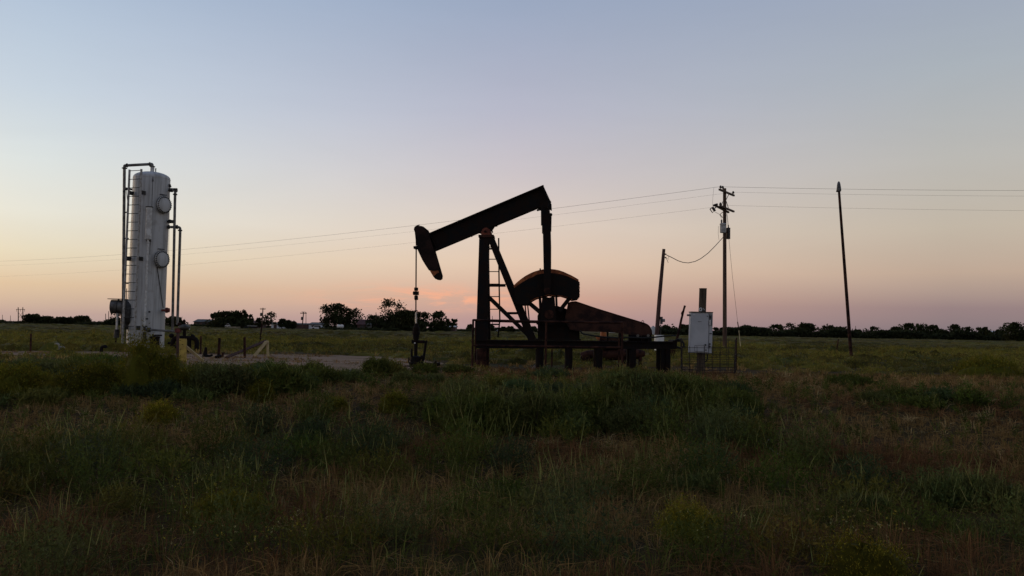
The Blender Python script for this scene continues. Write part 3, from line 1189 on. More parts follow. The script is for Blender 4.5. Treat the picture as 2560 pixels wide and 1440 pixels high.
    MB().tube([T(373.5, 519, fy), T(370.5, 598, fy)], .118, 18).build('sight_column', M_PIPE_WHITE, r)
    MB().disc(T(373.6, 517.6, fy), (0, 0, 1), .14, .035, 18).build('column_cap', M_PIPE_DARK, r)
    MB().tube([T(371, 598, fy), T(361.5, 818, fy)], .042, 12).build('drip_pipe', M_PIPE_WHITE, r)
    for x, y in ((371, 602, ), (364, 797), (362, 816)):
        MB().tube([T(x - 4.5, y, fy), T(x + 6, y, fy)], .028, 10).build('pipe_clamp', M_PIPE_DARK, r)
    # fire tube housing on the left
    fl = Vector((-1, -.18, 0)).normalized()
    c = Vector((ax, ay - .1, z(786)))
    MB().tube([c + fl * (R - .25), c + fl * (R + .05)], .56, 32).build('fire_tube_flange', M_PIPE_DARK, r)
    fc = MB().tube([c + fl * (R + .05) + Vector((0, 0, .28)), c + fl * (R + .58) + Vector((0, 0, .28))], .27, 28).build('flame_arrestor', mat('sooty_zinc', (.13, .125, .12), (.06, .052, .048), 4, .55, .3), r)
    MB().tube([c + fl * (R + .30) + Vector((0, 0, .28)), c + fl * (R + .34) + Vector((0, 0, .28))], .285, 28).build('band', M_PIPE_DARK, fc)
    lid = c + fl * (R + .34) + Vector((0, 0, .585))
    MB().box(lid, (.62, .5, .025)).build('rain_hood', M_PIPE_DARK, fc)
    MB().tube([c + fl * (R + .3) + Vector((0, -.1, 0.02)), c + fl * (R + .3) + Vector((0, -.1, -.62))], .045, 12).build('drain_leg', M_PIPE_WHITE, r)
    MB().tube([c + fl * (R + .3) + Vector((0, -.1, -.62)), c + fl * (R + .3) + Vector((0, -.1, -.95))], .1, 12).build('drain_valve', M_PIPE_DARK, r)
    # red valve, right
    mb = MB()
    mb.tube([T(404, 776, -.3), T(424, 775.5, -.3)], .05, 12)
    mb.tube([T(415, 775.6, -.3), T(418.5, 775.6, -.3)], .11, 12)
    mb.tube([T(421, 775.5, -.3), T(423, 775.5, -.3)], .09, 12)
    mb.tube([T(417, 770, -.3), T(417, 781, -.3)], .045, 10)
    mb.build('red_valve', M_RED, r)
    MB().disc(T(373.5, 779.5, -R), (0, 1, 0), .035, .05, 12).build('thermowell', M_PIPE_DARK, r)
    # small valves low on the shell
    mb = MB()
    mb.pipe([T(361, 816, fy), T(361.5, 826, fy), T(372, 824, fy)], .05, 10)
    mb.tube([T(368, 824.5, fy), T(376, 824.5, fy)], .09, 12)
    mb.tube([T(361.5, 830, fy), T(361, 846, fy)], .07, 12)
    mb.ball(T(361, 850, fy), .11, 10)
    mb.build('drain_manifold', M_PIPE_DARK, r)
    MB().tube([T(372, 824, fy), T(441, 829, fy)], .042, 12).build('transfer_pipe', M_PIPE_GREY, r)
    MB().disc(T(359.3, 852, fy - .05), (0, 1, 0), .05, .05, 12).build('white_cap', M_WHITE, r)
    # tall chemical pot beside the shell foot
    pt = T(387, 855, fy - .15)
    pot = thing('drip_pot', (pt.x, pt.y, 0), 'small black lidded pot at the foot of the white vessel', 'pot')
    q = T(387, 845, fy - .15)
    z1 = q.z
    MB().lathe((q.x, q.y, 0), [(.16, 0), (.18, .05), (.18, z1), (.2, z1 + .01), (.2, z1 + .05), (.16, z1 + .07)], 20, False).build('body', M_STEEL_BLK, pot)
    MB().tube([T(382.5, 842, fy - .15), T(382.5, 835, fy - .15)], .04, 10).build('filler_neck', M_STEEL_BLK, pot)
    MB().pipe([T(387, 842, fy - .15), T(387, 838, fy - .15), T(405, 838.5, fy - .1)], .03, 10).build('outlet', M_STEEL_BLK, pot)

    # ---- valve manifold right of the vessel
    my = 31.0

    def V(px, py, dy=0.0):
        return P(px, py, my + dy)
    g0 = V(462, 870)
    mf = thing('valve_manifold', (g0.x, g0.y, 0), 'black pipe manifold with diaphragm valve right of the white vessel', 'manifold')
    MB().pipe([V(430, 866), V(434, 845), V(462, 845), V(493, 846), V(491.5, 876), V(491, 884)], .085, 14, .2).build('header_pipe', M_STEEL_BLK, mf)
    MB().tube([V(473.5, 847), V(472.5, 880)], .075, 12).build('down_leg', M_STEEL_BLK, mf)
    MB().tube([V(461, 843), V(461, 822)], .06, 12).build('valve_stem', M_STEEL_BLK, mf)
    MB().lathe((V(461, 818).x, my, V(461, 818).z), [(.05, -.14), (.19, -.06), (.22, -.02), (.22, .03), (.17, .06), (.05, .11)], 24, False).build('diaphragm', mat('grey_green_valve_paint', (.07, .07, .06), (.045, .04, .035), 5, .6), mf)
    MB().tube([V(461, 815), V(460.5, 803)], .03, 8).build('spring_can', M_STEEL_BLK, mf)
    MB().ball(V(460.5, 802.5), .055, 10, (1, 1, 1.2)).build('stem_knob', M_STEEL_RUST, mf)
    MB().ball(V(448.5, 810.5), .075, 10).build('pilot_body', M_STEEL_RUST, mf)
    MB().tube([V(448.5, 812), V(447, 822)], .04, 8).build('pilot_stem', M_STEEL_RUST, mf)
    MB().box(V(446, 826), (.2, .16, .17)).build('pilot_box', M_RED, mf)
    MB().tube([V(445, 831), V(444, 900)], .06, 12).build('support_post', M_STEEL_RUST, mf)
    MB().ball(V(428.5, 839), .085, 10, (1.2, 1, 1)).build('valve_wheel', M_STEEL_BLK, mf)
    mb = MB()
    mb.tube([V(478, 840), V(486, 842)], .06, 10)
    mb.ball(V(481, 839), .06, 8)
    mb.build('check_valve', M_STEEL_BLK, mf)
    MB().tube([V(420, 858), V(436, 858)], .05, 10).build('drain_line', M_STEEL_BLK, mf)
    MB().tube([V(436, 868, -.3), V(441, 869, -.3)], .08, 10).build('drain_cap', M_STEEL_BLK, mf)
    MB().tube([V(473.6, 819), V(473.6, 825)], .02, 8).build('white_tag', M_WHITE, mf)
    MB().tube([V(491, 884), V(500, 889), V(512, 890)], .07, 10).build('buried_line', M_STEEL_BLK, mf)


build_tank()


# ------------------------------------------------------------------ yellow guards and stakes round the vessel
def gz(p, z=0.0):
    return Vector((p.x, p.y, z))


def build_guards():
    Yp = 22.3
    c = P(457, 880, Yp)
    r = thing('yellow_guard_post', gz(c), 'wide yellow plank guard post with a pale diagonal brace', 'guard post')
    MB().extrude([P(448, 846.5, Yp), P(464.5, 847, Yp), gz(P(465, 906, Yp), -.05), gz(P(448, 906, Yp), -.05)], (0, .06, 0)).build('plank', M_YELLOW, r)
    MB().beam(P(464, 866, Yp + .03), P(508, 903, Yp + .5), .075, .04, (0, 1, 0)).build('brace', M_YELLOW_PALE, r)
    for x, y in ((450.5, 851), (452, 873), (456, 861)):
        MB().tube([P(x - 1.5, y, Yp - .01), P(x + 1.5, y - .3, Yp - .01)], .008, 6).build('nail', M_STEEL_BLK, r)
    MB().extrude([P(440.5, 833, Yp + .25), P(446.5, 833, Yp + .25), gz(P(447, 900, Yp + .25), -.05), gz(P(441, 900, Yp + .25), -.05)], (0, .06, 0)).build('back_stake', M_WOOD_RED, r)
    Yq = 27.3
    c = P(668, 880, Yq)
    r = thing('yellow_brace_frame', gz(c), 'pale yellow upright board braced like a triangle at the pad edge', 'guard post')
    MB().extrude([P(665.5, 851, Yq), P(670.5, 852, Yq), gz(P(672.5, 889, Yq), -.05), gz(P(667, 889, Yq), -.05)], (0, .05, 0)).build('upright', M_YELLOW_PALE, r)
    MB().beam(P(666, 854, Yq - .05), P(636, 890, Yq - .3), .1, .04, (0, 1, 0)).build('brace', M_YELLOW_PALE, r)
    MB().beam(P(665, 852, Yq + .2), P(566, 894, Yq - 2.2), .07, .06, (0, 1, 0)).build('rail', M_WOOD_RED, r)
    grp = 'steel fence stakes near the vessel'
    for (x0, y0, x1, y1, Y, w, lab) in ((502.5, 840, 501.5, 884, 28.5, .05, 'thin dark stake nearest the black pipe manifold, first right of it'),
                                     (549, 845, 546, 897, 25.5, .07, 'thick dark stake leaning right between manifold and braced yellow board'),
                                     (611.5, 843, 612.5, 894, 26.0, .07, 'dark upright stake crossing the leaning rail by the braced yellow board'),
                                     (77.5, 834, 76.5, 880, 27.5, .05, 'lone dark stake at far left beside the pale track'),
                                     (290, 837, 289.5, 860, 33.5, .05, 'short dark stake just left of the white vessel'),
                                     (655, 809, 649.5, 856, 46, .07, 'thin dark rod leaning in the field behind the braced yellow board'),
                                     (2096.5, 848, 2087, 889, 40, .05, 'thin stake leaning right beside the tall dark mast')):
        a = P(x0, y0, Y)
        b = gz(P(x1, y1, Y), -.1)
        o = MB().beam(b, a, w, w * .7).build('fence_stake', M_STEEL_RUST)
        tag(o, lab, 'stake', grp)
    # low bits of pipework on the pad
    Yw = 28.0
    q = P(148, 868, Yw)
    o = MB().pipe([P(137, 860, Yw), P(147, 859, Yw), P(147.5, 868, Yw), P(160, 867, Yw), P(161, 884, Yw)], .032, 10, .06)
    o.tube([P(147.5, 866, Yw), P(147, 884, Yw)], .034, 10)
    o = o.build('bent_pipe', mat('dull_pale_pipe', (.25, .24, .21), (.17, .16, .14), 8, .7))
    tag(o, 'pale bent pipe with two legs sticking up left of the vessel', 'pipe')
    o = MB().pipe([P(253, 884, 28.5), P(254, 868, 28.5), P(264, 865, 28.5), P(265, 870, 28.5)], .055, 10, .08).build('gooseneck_pipe', M_STEEL_BLK)
    tag(o, 'short dark gooseneck pipe between pale pipe and vessel', 'pipe')
    mb = MB()
    a = P(-60, 869, 30.0)
    b = P(60, 866.5, 30.0)
    mb.beam(a, b, .12, .12)
    mb.beam(gz(P(20, 868, 30.0), -.05), P(20, 868, 30.0), .1, .1)
    mb.beam(gz(P(-40, 868, 30.0), -.05), P(-40, 868, 30.0), .1, .1)
    o = mb.build('timber_rail', M_WOOD_RED)
    tag(o, 'low dark timber rail cut off by the left photo edge', 'rail')
    mb = MB()
    mb.tube([P(540, 893, 25.0), P(552, 890, 25.2)], .05, 8)
    mb.tube([P(512, 892, 25.0), P(514, 877, 25.0), P(515, 868, 25.0)], [.09, .05, .04], 8)
    mb.tube([P(512, 889, 25.0), P(524, 890, 25.0), P(530, 888, 25.1)], .035, 8)
    o = mb.build('standing_valve', M_STEEL_BLK)
    tag(o, 'small black ground valve at the foot of the pale diagonal brace', 'valve')
    mb = MB()
    mb.tube([P(556, 892, 25.0), P(558, 882, 25.0)], .035, 8)
    mb.disc(P(558, 882, 25.0), (0, 0, 1), .055, .03, 10)
    o = mb.build('marker_stub', M_STEEL_RUST)
    tag(o, 'tiny rusty capped stub on the pad between two stakes', 'stub')


build_guards()


# ------------------------------------------------------------------ control box on its post and the wire panel round it
def build_control_box():
    Y = 20.0
    px = Y / FPX
    c = gz(P(1751, 930, Y))
    post = thing('control_post', c, 'thick greenish wooden post carrying the pale electrical box', 'post')
    a = P(1757.6, 722, Y + .12)
    b = gz(P(1750, 938, Y + .12), -.1)
    MB().tube([b, a.lerp(b, .5), a], [9.6 * px, 9.3 * px, 9.2 * px], 20).build('shaft', M_WOOD_GREEN, post)
    MB().tube([a - Vector((0, 0, .005)), a + Vector((0, 0, .012))], 9.6 * px, 20).build('cap', M_WOOD_RED, post)
    r = thing('control_box', gz(c), 'pale grey electrical control box with lever mounted on wooden post', 'electrical box')
    f = [(1727.6, 780.5), (1772, 781.6), (1771, 881.5), (1724.8, 880.8)]
    MB().extrude([P(x, y, Y - .05) for x, y in f], (0, .2, 0)).build('cabinet', M_BOXGREY, r)
    door = [(1728.6, 783), (1771.4, 784), (1770.4, 880.3), (1726, 879.6)]
    MB().extrude([P(x, y, Y - .068) for x, y in door], (0, .014, 0)).build('door', M_BOXGREY, r)
    col = [(1773.2, 781.6), (1782.2, 781.9), (1780, 882.6), (1772.2, 882)]
    MB().extrude([P(x, y, Y - .04) for x, y in col], (0, .17, 0)).build('side_channel', M_BOXGREY, r)
    MB().extrude([P(x, y, Y - .08) for x, y in ((1727, 778.6), (1783, 780), (1783, 781.8), (1727, 780.6))], (0, .24, 0)).build('drip_cap', M_BOXDARK, r)
    MB().extrude([P(x, y, Y - .06) for x, y in ((1724.6, 881.2), (1780, 883), (1780, 884.4), (1724.6, 882.6))], (0, .2, 0)).build('bottom_lip', M_BOXDARK, r)
    MB().extrude([P(x, y, Y - .06) for x, y in ((1774.2, 786), (1781, 786.4), (1780.6, 814), (1773.8, 813.6))], (0, .03, 0)).build('switch_plate', mat('mid_grey_plate', (.13, .135, .15), (.1, .1, .11), 6, .5), r)
    MB().beam(P(1775, 800, Y - .085), P(1774.8, 813, Y - .085), .022, .03).build('lever', M_WHITE, r)
    MB().tube([P(1776, 790, Y - .08), P(1776, 796, Y - .07)], .018, 8).build('breaker_knob', M_BOXDARK, r)
    # lower inset panel outlined by a raised strip
    fr = [(1737, 863.5), (1760.3, 864), (1760, 879), (1736.6, 878.6)]
    for i in range(4):
        p, q = fr[i], fr[(i + 1) % 4]
        MB().beam(P(*p, Y - .071), P(*q, Y - .071), .006, .008).build('panel_strip', M_BOXDARK, r)
    for x, y, rr in ((1763.6, 862.3, .024), (1774.6, 860, .022), (1774.3, 866.5, .024)):
        MB().tube([P(x, y, Y - .1), P(x, y, Y - .06)], rr, 10).build('latch', M_BOXDARK, r)
    MB().tube([P(1773.6, 834, Y - .06), P(1779.5, 833.6, Y - .06)], .01, 6).build('side_latch', M_BOXDARK, r)
    MB().disc(P(1764.8, 875, Y - .074), (0, 1, 0), .02, .01, 12).build('seal', M_PIPE_GREY, r)
    MB().extrude([P(x, y, Y - .0705) for x, y in ((1744.6, 803.3), (1754, 803.6), (1754, 805.2), (1744.6, 804.9))], (0, .003, 0)).build('name_strip', M_PIPE_GREY, r)
    MB().extrude([P(x, y, Y - .0705) for x, y in ((1732.6, 785.6), (1738, 785.9), (1738, 787.6), (1732.6, 787.3))], (0, .003, 0)).build('paper_label', M_WHITE, r)
    MB().disc(P(1768.5, 790.5, Y - .07), (0, 1, 0), .012, .012, 10).build('lock', M_BOXDARK, r)
    MB().tube([P(1717.5, 787.8, Y + .02), P(1728, 788.3, Y + .02)], .024, 12).build('conduit_stub', M_PIPE_GREY, r)
    # hub ring and bracket above the box
    ctr = P(1751.5, 773.8, Y - .04)
    ring = [ctr + Vector((math.cos(t / 16 * math.tau) * .03, 0, math.sin(t / 16 * math.tau) * .034)) for t in range(17)]
    MB().tube(ring, .011, 8, False).build('conduit_ring', M_WHITE, r)
    MB().beam(P(1754.6, 770, Y - .04), P(1753.2, 777, Y - .04), .014, .02).build('strap', M_WHITE, r)
    MB().extrude([P(x, y, Y - .03) for x, y in ((1757.6, 770.5), (1753.6, 777.6), (1761.6, 777.6))], (0, .02, 0)).build('bracket', M_BOXDARK, r)
    MB().beam(P(1758, 770.5, Y - .03), P(1761.3, 775, Y - .03), .01, .02).build('strap', M_PIPE_WHITE, r)
    MB().pipe([P(1768, 883, Y + .05), P(1769, 895, Y + .05), P(1766, 903, Y + .08), P(1761, 905, Y + .1)], .014, 8).build('loose_conduit', M_TYRE, r)

    # graded wire stock panel standing round the post
    e = thing('wire_panel', gz(P(1768, 940, 19.5)), 'rusty welded wire stock panel standing round the control post', 'wire panel')
    f0, f1 = gz(P(1706, 945, 19.3)), gz(P(1836, 945, 19.5))
    b0, b1 = gz(P(1703, 930, 20.9)), gz(P(1840, 930, 21.0))
    zs = [.0, .06, .12, .18, .25, .33, .43, .55, .70, .88]

    def panel(p, q, n, lean, nz):
        hh = [z for z in zs if z <= nz]
        for z in hh:
            mb = MB()
            mid = p.lerp(q, .5) + Vector((random.uniform(-.02, .02), random.uniform(-.03, .03), z + random.uniform(-.015, .005)))
            mb.tube([p + Vector((0, 0, z)) + lean * z, mid + lean * z, q + Vector((0, 0, z)) + lean * z], .0055, 5)
            mb.build('wire', M_RUSTWIRE, e)
        for k in range(n + 1):
            s = p.lerp(q, k / n)
            mb = MB()
            mb.tube([s + Vector((0, 0, -.05)), s + lean * nz + Vector((random.uniform(-.01, .01), 0, nz + .02))], .0055, 5)
            mb.build('wire', M_RUSTWIRE, e)
    panel(f0, f1, 7, Vector((0, .03, 0)), .72)
    panel(b0, b1, 7, Vector((.01, .02, 0)), .9)
    panel(f1, b1, 6, Vector((.01, 0, 0)), .88)
    panel(f0, b0, 6, Vector((-.02, 0, 0)), .88)
    MB().beam(Vector((b1.x, b1.y, -.05)), Vector((b1.x + .01, b1.y, .95)), .03, .03).build('corner_stake', M_STEEL_RUST, e)


build_control_box()


def lump(c, sx, sy, sz, seed, n=10):
    rd = random.Random(seed)
    mb = MB()
    m = 5
    vs, fs = [], []
    for i in range(m + 1):
        ph = -math.pi / 2 + math.pi * i / m
        for k in range(n):
            th = math.tau * k / n
            q = .75 + .45 * rd.random()
            vs.append(Vector(c) + Vector((math.cos(th) * math.cos(ph) * sx * q, math.sin(th) * math.cos(ph) * sy * q, math.sin(ph) * sz * (.8 + .3 * rd.random()))))
    for i in range(m):
        for k in range(n):
            k2 = (k + 1) % n
            fs.append((i * n + k, i * n + k2, (i + 1) * n + k2, (i + 1) * n + k))
    return mb.add(vs, fs, False)


def build_rubble():
    m = mat('pale_concrete', (.27, .23, .20), (.17, .14, .12), 4, .95, 0, .5, 30)
    c = G(1360, 925)
    k = c.y / FPX
    o = MB()
    base = [(1328, 921), (1337, 911), (1350, 911.5), (1372, 919), (1390, 928), (1360, 930)]
    o.extrude([P(x, y, c.y + (.15 if y < 915 else -.1)) for x, y in base], (0, .6, -.05))
    tag(o.build('concrete_slab', m), 'pale broken concrete slab on the ground below the gear box', 'slab')
    spots = [(478, 936, 'pale rubble stone just right of the wide yellow guard post foot'), (500, 940, 'second pale rubble stone right of the wide yellow guard post'),
             (785, 937, 'pale rubble stone right of the tall grey green bush on the pad edge'), (838, 939, 'middle pale rubble stone on the near pad edge'),
             (880, 934, 'pale rubble stone on the pad edge nearest the lone dark shrub')]
    for i, (x, y, lab) in enumerate(spots):
        p = G(x, y)
        s = random.uniform(.06, .12)
        q = lump((p.x, p.y, float(zg(p.x, p.y)) + s * .3), s * 1.3, s, s * .6, i)
        tag(q.build('rubble_stone', m), lab, 'stone', 'rubble stones on the pad edge')
    a = [G(1892, 1126), G(1915, 1134), G(1945, 1152), G(1966, 1158)]
    mb = MB()
    mb.tube([Vector((p.x, p.y, p.z + .12 - .02 * i)) for i, p in enumerate(a)], [.005, .006, .006, .003], 6)
    mb.tube([Vector((a[1].x, a[1].y, a[1].z + .13)), Vector((a[1].x + .1, a[1].y + .1, a[1].z + .2))], [.006, .003], 5)
    tag(mb.build('fallen_twig', mat('bleached_twig', (.2, .18, .15), (.13, .115, .095), 8, .9)), 'bleached bare twig lying on dry grass at right', 'twig')


build_rubble()


# ------------------------------------------------------------------ old rusted engine lying behind the skid
def build_engine():
    Y = 26.0
    b = gz(P(1530, 905, Y))
    r = thing('rusted_engine', b, 'rust red derelict engine lying behind the pump jack skid', 'engine')
    k = Y / FPX
    a0, a1 = P(1452, 888, Y), P(1612, 884, Y)
    MB().tube([a0, a0.lerp(a1, .1), a0.lerp(a1, .5), a1.lerp(a0, .12), a1], [.08, .15, .19, .17, .08], 20).build('fuel_tank', M_STEEL_RUST, r)
    MB().extrude([P(x, y, Y - .2) for x, y in ((1500, 848), (1506, 842), (1545, 846), (1548, 872), (1498, 872))], (0, .45, 0)).build('block', M_RUST_GUARD, r)
    MB().extrude([P(x, y, Y - .15) for x, y in ((1504, 826), (1509, 830), (1516, 831), (1516, 843), (1503, 843))], (0, .3, 0)).build('bent_cover', M_RUST_ORANGE, r)
    MB().extrude([P(x, y, Y - .1) for x, y in ((1490, 842), (1494, 839), (1503, 845), (1500, 852), (1495, 850))], (0, .2, 0)).build('shroud', M_RUST_ORANGE, r)
    MB().extrude([P(x, y, Y) for x, y in ((1525, 829), (1539, 829.4), (1539, 832), (1525, 831.6))], (0, .3, 0)).build('white_cowl', M_WHITE, r)
    for x in (1456, 1480, 1560, 1600):
        MB().beam(gz(P(x, 890, Y), -.05), P(x, 888, Y), .09, .2).build('saddle_leg', M_STEEL_RUST, r)
    cw = P(1463, 897, Y - .25)
    MB().tube([cw, cw + Vector((0, .1, 0))], .15, 20).build('flywheel', M_STEEL_RUST, r)
    MB().beam(P(1500, 845, Y - .25), P(1530, 852, Y - .25), .05, .05).build('lever', M_STEEL_RUST, r)
    d = P(1648, 845, 42)
    o = thing('white_drum', gz(d), 'small white drum standing behind the leaning service pole', 'drum')
    ztop = P(1648, 838, 42).z
    MB().lathe(gz(d), [(.24, -.02), (.25, .02), (.25, ztop * .33), (.262, ztop * .335), (.25, ztop * .34), (.25, ztop * .66), (.262, ztop * .665), (.25, ztop * .67), (.25, ztop), (.2, ztop + .005)], 24, False).build('body', M_WHITE, o)
    MB().disc(gz(d, ztop + .015) + Vector((.1, 0, 0)), (0, 0, 1), .035, .02, 10).build('bung', M_PIPE_DARK, o)


build_engine()


# ------------------------------------------------------------------ poles and wires
def sag_line(a, b, sag, n=40):
    out = []
    for i in range(n + 1):
        t = i / n
        p = a.lerp(b, t)
        p.z -= sag * 4 * t * (1 - t)
        out.append(p)
    return out


def build_power():
    Y = 49.0
    k = Y / FPX
    b = gz(P(1812, 872, Y))
    r = thing('utility_pole', b, 'tall wooden utility pole with crossarms and two transformers', 'utility pole')
    top = P(1811.5, 471, Y)
    MB().tube([gz(b, -.2), b.lerp(top, .4), top], [.125, .115, .098], 16).build('shaft', M_WOOD_POLE, r)

    def A(px, py, dy=0.0):
        return P(px, py, Y + dy)
    # crossarms run towards the camera on the left, away on the right
    arms = [(A(1798.4, 473.5, -1.25), A(1835, 489, 1.05)), (A(1800, 514.5, -1.2), A(1834.5, 529, 1.05)), (A(1787, 513, -1.6), A(1821.5, 531, .55))]
    for i, (p, q) in enumerate(arms):
        off = Vector((0, 0, 0))
        z0 = (p.z + q.z) / 2
        MB().beam(Vector((p.x, p.y, p.z)), Vector((q.x, q.y, q.z)), .105, .1, (0, 0, 1)).build('crossarm', M_WOOD_POLE, r)
    ins = [(1801.5, 467.5, -1.05), (1806.8, 468.5, -.75), (1833, 481.5, .95), (1801, 510, -1.1)]
    for x, y, dy in ins:
        p = A(x, y, dy)
        MB().lathe(p, [(.02, -.12), (.03, -.05), (.075, -.045), (.08, 0), (.05, .03), (.06, .05), (.03, .09)], 12, False).build('insulator', M_INSUL, r)
    for p, q in (((1821.5, 486.6), (1815.5, 499)), ((1806.5, 504), (1804, 513)), ((1815.5, 503), (1821, 520)), ((1807, 530), (1800, 536)), ((1800, 536), (1806.5, 544))):
        MB().beam(A(*p, -.1), A(*q, -.1), .035, .02).build('brace', M_STEEL_RUST, r)
    # fuse cutout hanging off the third arm
    fu = MB()
    loop = [A(1775, 523, -1.8), A(1781, 518, -1.8), A(1788, 527, -1.8), A(1781, 531.5, -1.8), A(1775, 523, -1.8)]
    fu.tube(loop, .03, 8)
    fu.tube([A(1781, 518, -1.8), A(1787.5, 528, -1.8)], .075, 10)
    fu.tube([A(1786, 522, -1.8), A(1790, 518, -1.6)], .03, 8)
    fu.build('fuse_cutout', M_INSUL, r)
    MB().tube([A(1783, 514, -1.7), A(1788.5, 512, -1.7), A(1794, 510.5, -1.7)], .06, 10).build('arrester', M_INSUL, r)
    MB().tube([A(1788, 530, -1.8), A(1799, 536, -.6), A(1804, 546, -.35)], .01, 6).build('jumper', M_WIRE, r)
    MB().tube([A(1784.5, 470, -.9), A(1782, 495, -1.4), A(1781, 517, -1.8)], .006, 6).build('jumper', M_WIRE, r)
    # transformers
    t1 = A(1807.5, 582, -.36)
    h1 = A(1807.5, 559, -.36).z - t1.z
    tr = MB().lathe(t1, [(.17, 0), (.18, .02), (.18, h1 * .9)], 24).build('transformer', M_XF_GREY, r)
    MB().lathe(t1 + Vector((0, 0, h1 * .9)), [(.2, 0), (.2, .035), (.14, .075), (.04, .09)], 24, False).build('lid', M_XF_GREY, tr)
    MB().lathe(t1 + Vector((-.09, 0, h1 * .9 + .06)), [(.03, 0), (.055, .03), (.04, .07), (.058, .1), (.04, .14), (.055, .18), (.03, .24)], 12, False).build('bushing', M_PIPE_GREY, tr)
    for s in (-.2, -.05, .1):
        MB().box(t1 + Vector((s * .8, -.18, h1 * .8)), (.035, .03, .04)).build('terminal', M_BOXDARK, tr)
    t2 = A(1820.8, 597.6, .1)
    h2 = A(1820.8, 569, .1).z - t2.z
    tr = MB().lathe(t2, [(.11, 0), (.115, .02), (.115, h2 * .92)], 20).build('transformer', M_XF_DARK, r)
    MB().lathe(t2 + Vector((0, 0, h2 * .92)), [(.125, 0), (.125, .03), (.05, .06)], 20, False).build('lid', M_XF_DARK, tr)
    MB().lathe(t2 + Vector((.0, 0, h2 * .92 + .05)), [(.02, 0), (.04, .03), (.03, .07), (.035, .12), (.015, .19)], 10, False).build('bushing', M_INSUL, tr)
    MB().tube([t2 + Vector((.0, 0, h2 + .2)), A(1818.5, 540, .1), A(1817, 530, .1)], .008, 6).build('jumper', M_WIRE, r)
    MB().box(A(1816, 580, .05), (.12, .12, .1)).build('bracket', M_STEEL_RUST, r)
    MB().box(A(1810, 565, -.13), (.1, .14, .08)).build('bracket', M_STEEL_RUST, r)
    MB().tube([A(1796, 565, -.36), A(1795.5, 585, -.3), A(1797.5, 600, -.2)], .008, 6).build('jumper', M_WIRE, r)

    # lines
    ll = 'power lines running left from the utility pole'
    rlg = 'power lines running right from the utility pole'
    for (x0, y0, dy, xe, ye, Ye, sag, lab) in (
            (1801.5, 466.5, -1.05, -330, 652, 140, 1.75, 'topmost wire sagging left from the utility pole across the sky'),
            (1833, 480.5, .95, -330, 663, 141, 1.75, 'middle of the three wires running left from the utility pole'),
            (1800, 516, -1.1, -330, 692, 140, 1.55, 'lowest of the three wires running left from the utility pole')):
        pts = sag_line(A(x0, y0, dy), P(xe, ye, Ye), sag)
        o = MB().tube(pts, .0075 if lab.startswith('topmost') else .0042, 5, False).build('power_line', M_WIRE)
        tag(o, lab, 'power line', ll)
    for (x0, y0, dy, xe, ye, Ye, sag, lab) in (
            (1806.8, 467, -.75, 3000, 474, 46, .12, 'topmost wire running right from the utility pole behind the mast'),
            (1833, 480.5, .95, 3000, 490, 47.5, .1, 'middle of the three wires running right from the utility pole'),
            (1819, 513.5, -.1, 3000, 528, 46.5, .1, 'lowest of the three wires running right from the utility pole')):
        pts = sag_line(A(x0, y0, dy), P(xe, ye, Ye), sag)
        o = MB().tube(pts, .007 if lab.startswith('topmost') else .0045, 5, False).build('power_line', M_WIRE)
        tag(o, lab, 'power line', rlg)
    # leaning service pole and drop cable
    Y2 = 45.0
    b2 = gz(P(1639.5, 872, Y2))
    s = thing('service_pole', b2, 'short wooden service pole leaning right with a meter box', 'utility pole')
    t2p = P(1659.7, 622.6, Y2)
    MB().tube([gz(P(1638.5, 880, Y2), -.1), P(1649, 740, Y2), t2p], [.125, .11, .085], 14).build('shaft', M_WOOD_RED, s)
    MB().box(P(1653.5, 801, Y2 - .05), (.12, .16, .4)).build('meter_box', M_BOXDARK, s)
    MB().tube([P(1656, 801, Y2 - .05), P(1662, 801, Y2 - .05)], .085, 14).build('meter', M_PIPE_GREY, s)
    MB().tube([P(1652, 811, Y2 - .1), P(1653, 820, Y2 - .1), P(1648, 860, Y2 - .1)], .02, 8).build('conduit', M_PIPE_DARK, s)
    for y in (635.5, 644):
        MB().box(P(1664, y, Y2 - .05), (.07, .07, .07)).build('cable_clevis', M_INSUL, s)
    MB().tube([P(1664, 643, Y2 - .05), P(1668, 650, Y2 - .05), P(1670.5, 657, Y2 - .05)], .012, 6).build('loose_tail', M_WIRE, s)
    MB().tube([P(1664, 643, Y2 - .05), P(1672, 649, Y2 - .05), P(1671, 640, Y2 - .05)], .01, 6).build('loose_tail', M_WIRE, s)
    c = [(1807, 594), (1797, 605), (1787, 616), (1770, 633), (1752, 646.5), (1738, 653.5), (1721, 657.3), (1708, 656), (1695, 651.8), (1680, 644), (1664.5, 636.5)]
    o = MB().tube([P(x, y, Y + (Y2 - Y) * i / (len(c) - 1)) for i, (x, y) in enumerate(c)], .02, 8, False).build('service_cable', M_WIRE)
    tag(o, 'thick slack service cable hanging between the two wooden poles', 'cable')
    g = thing('guy_wire', gz(P(1852, 875, 47.5)), 'thin guy wire with guard sleeve slanting right of the utility pole', 'guy wire')
    MB().tube([A(1817, 535), A(1822.5, 599, -.1), A(1831, 690, -.4), A(1844, 805, -1.0), A(1852, 876, -1.5)], .009, 6).build('strand', M_WIRE, g)
    MB().tube([A(1844, 805, -1.02), A(1847.3, 826, -1.15)], .03, 8).build('sleeve', M_STEEL_RUST, g)
    MB().tube([A(1847.3, 826, -1.15), A(1852, 876, -1.5)], .022, 8).build('guard', M_YELLOW_PALE, g)
    # tall mast
    Ym = 32.0
    m = thing('mast', gz(P(2126, 905, Ym)), 'tall slender dark mast with bullet shaped cap on splayed feet', 'mast')
    km = Ym / FPX
    tp = P(2097.5, 478, Ym)
    ft = P(2127.5, 886, Ym)
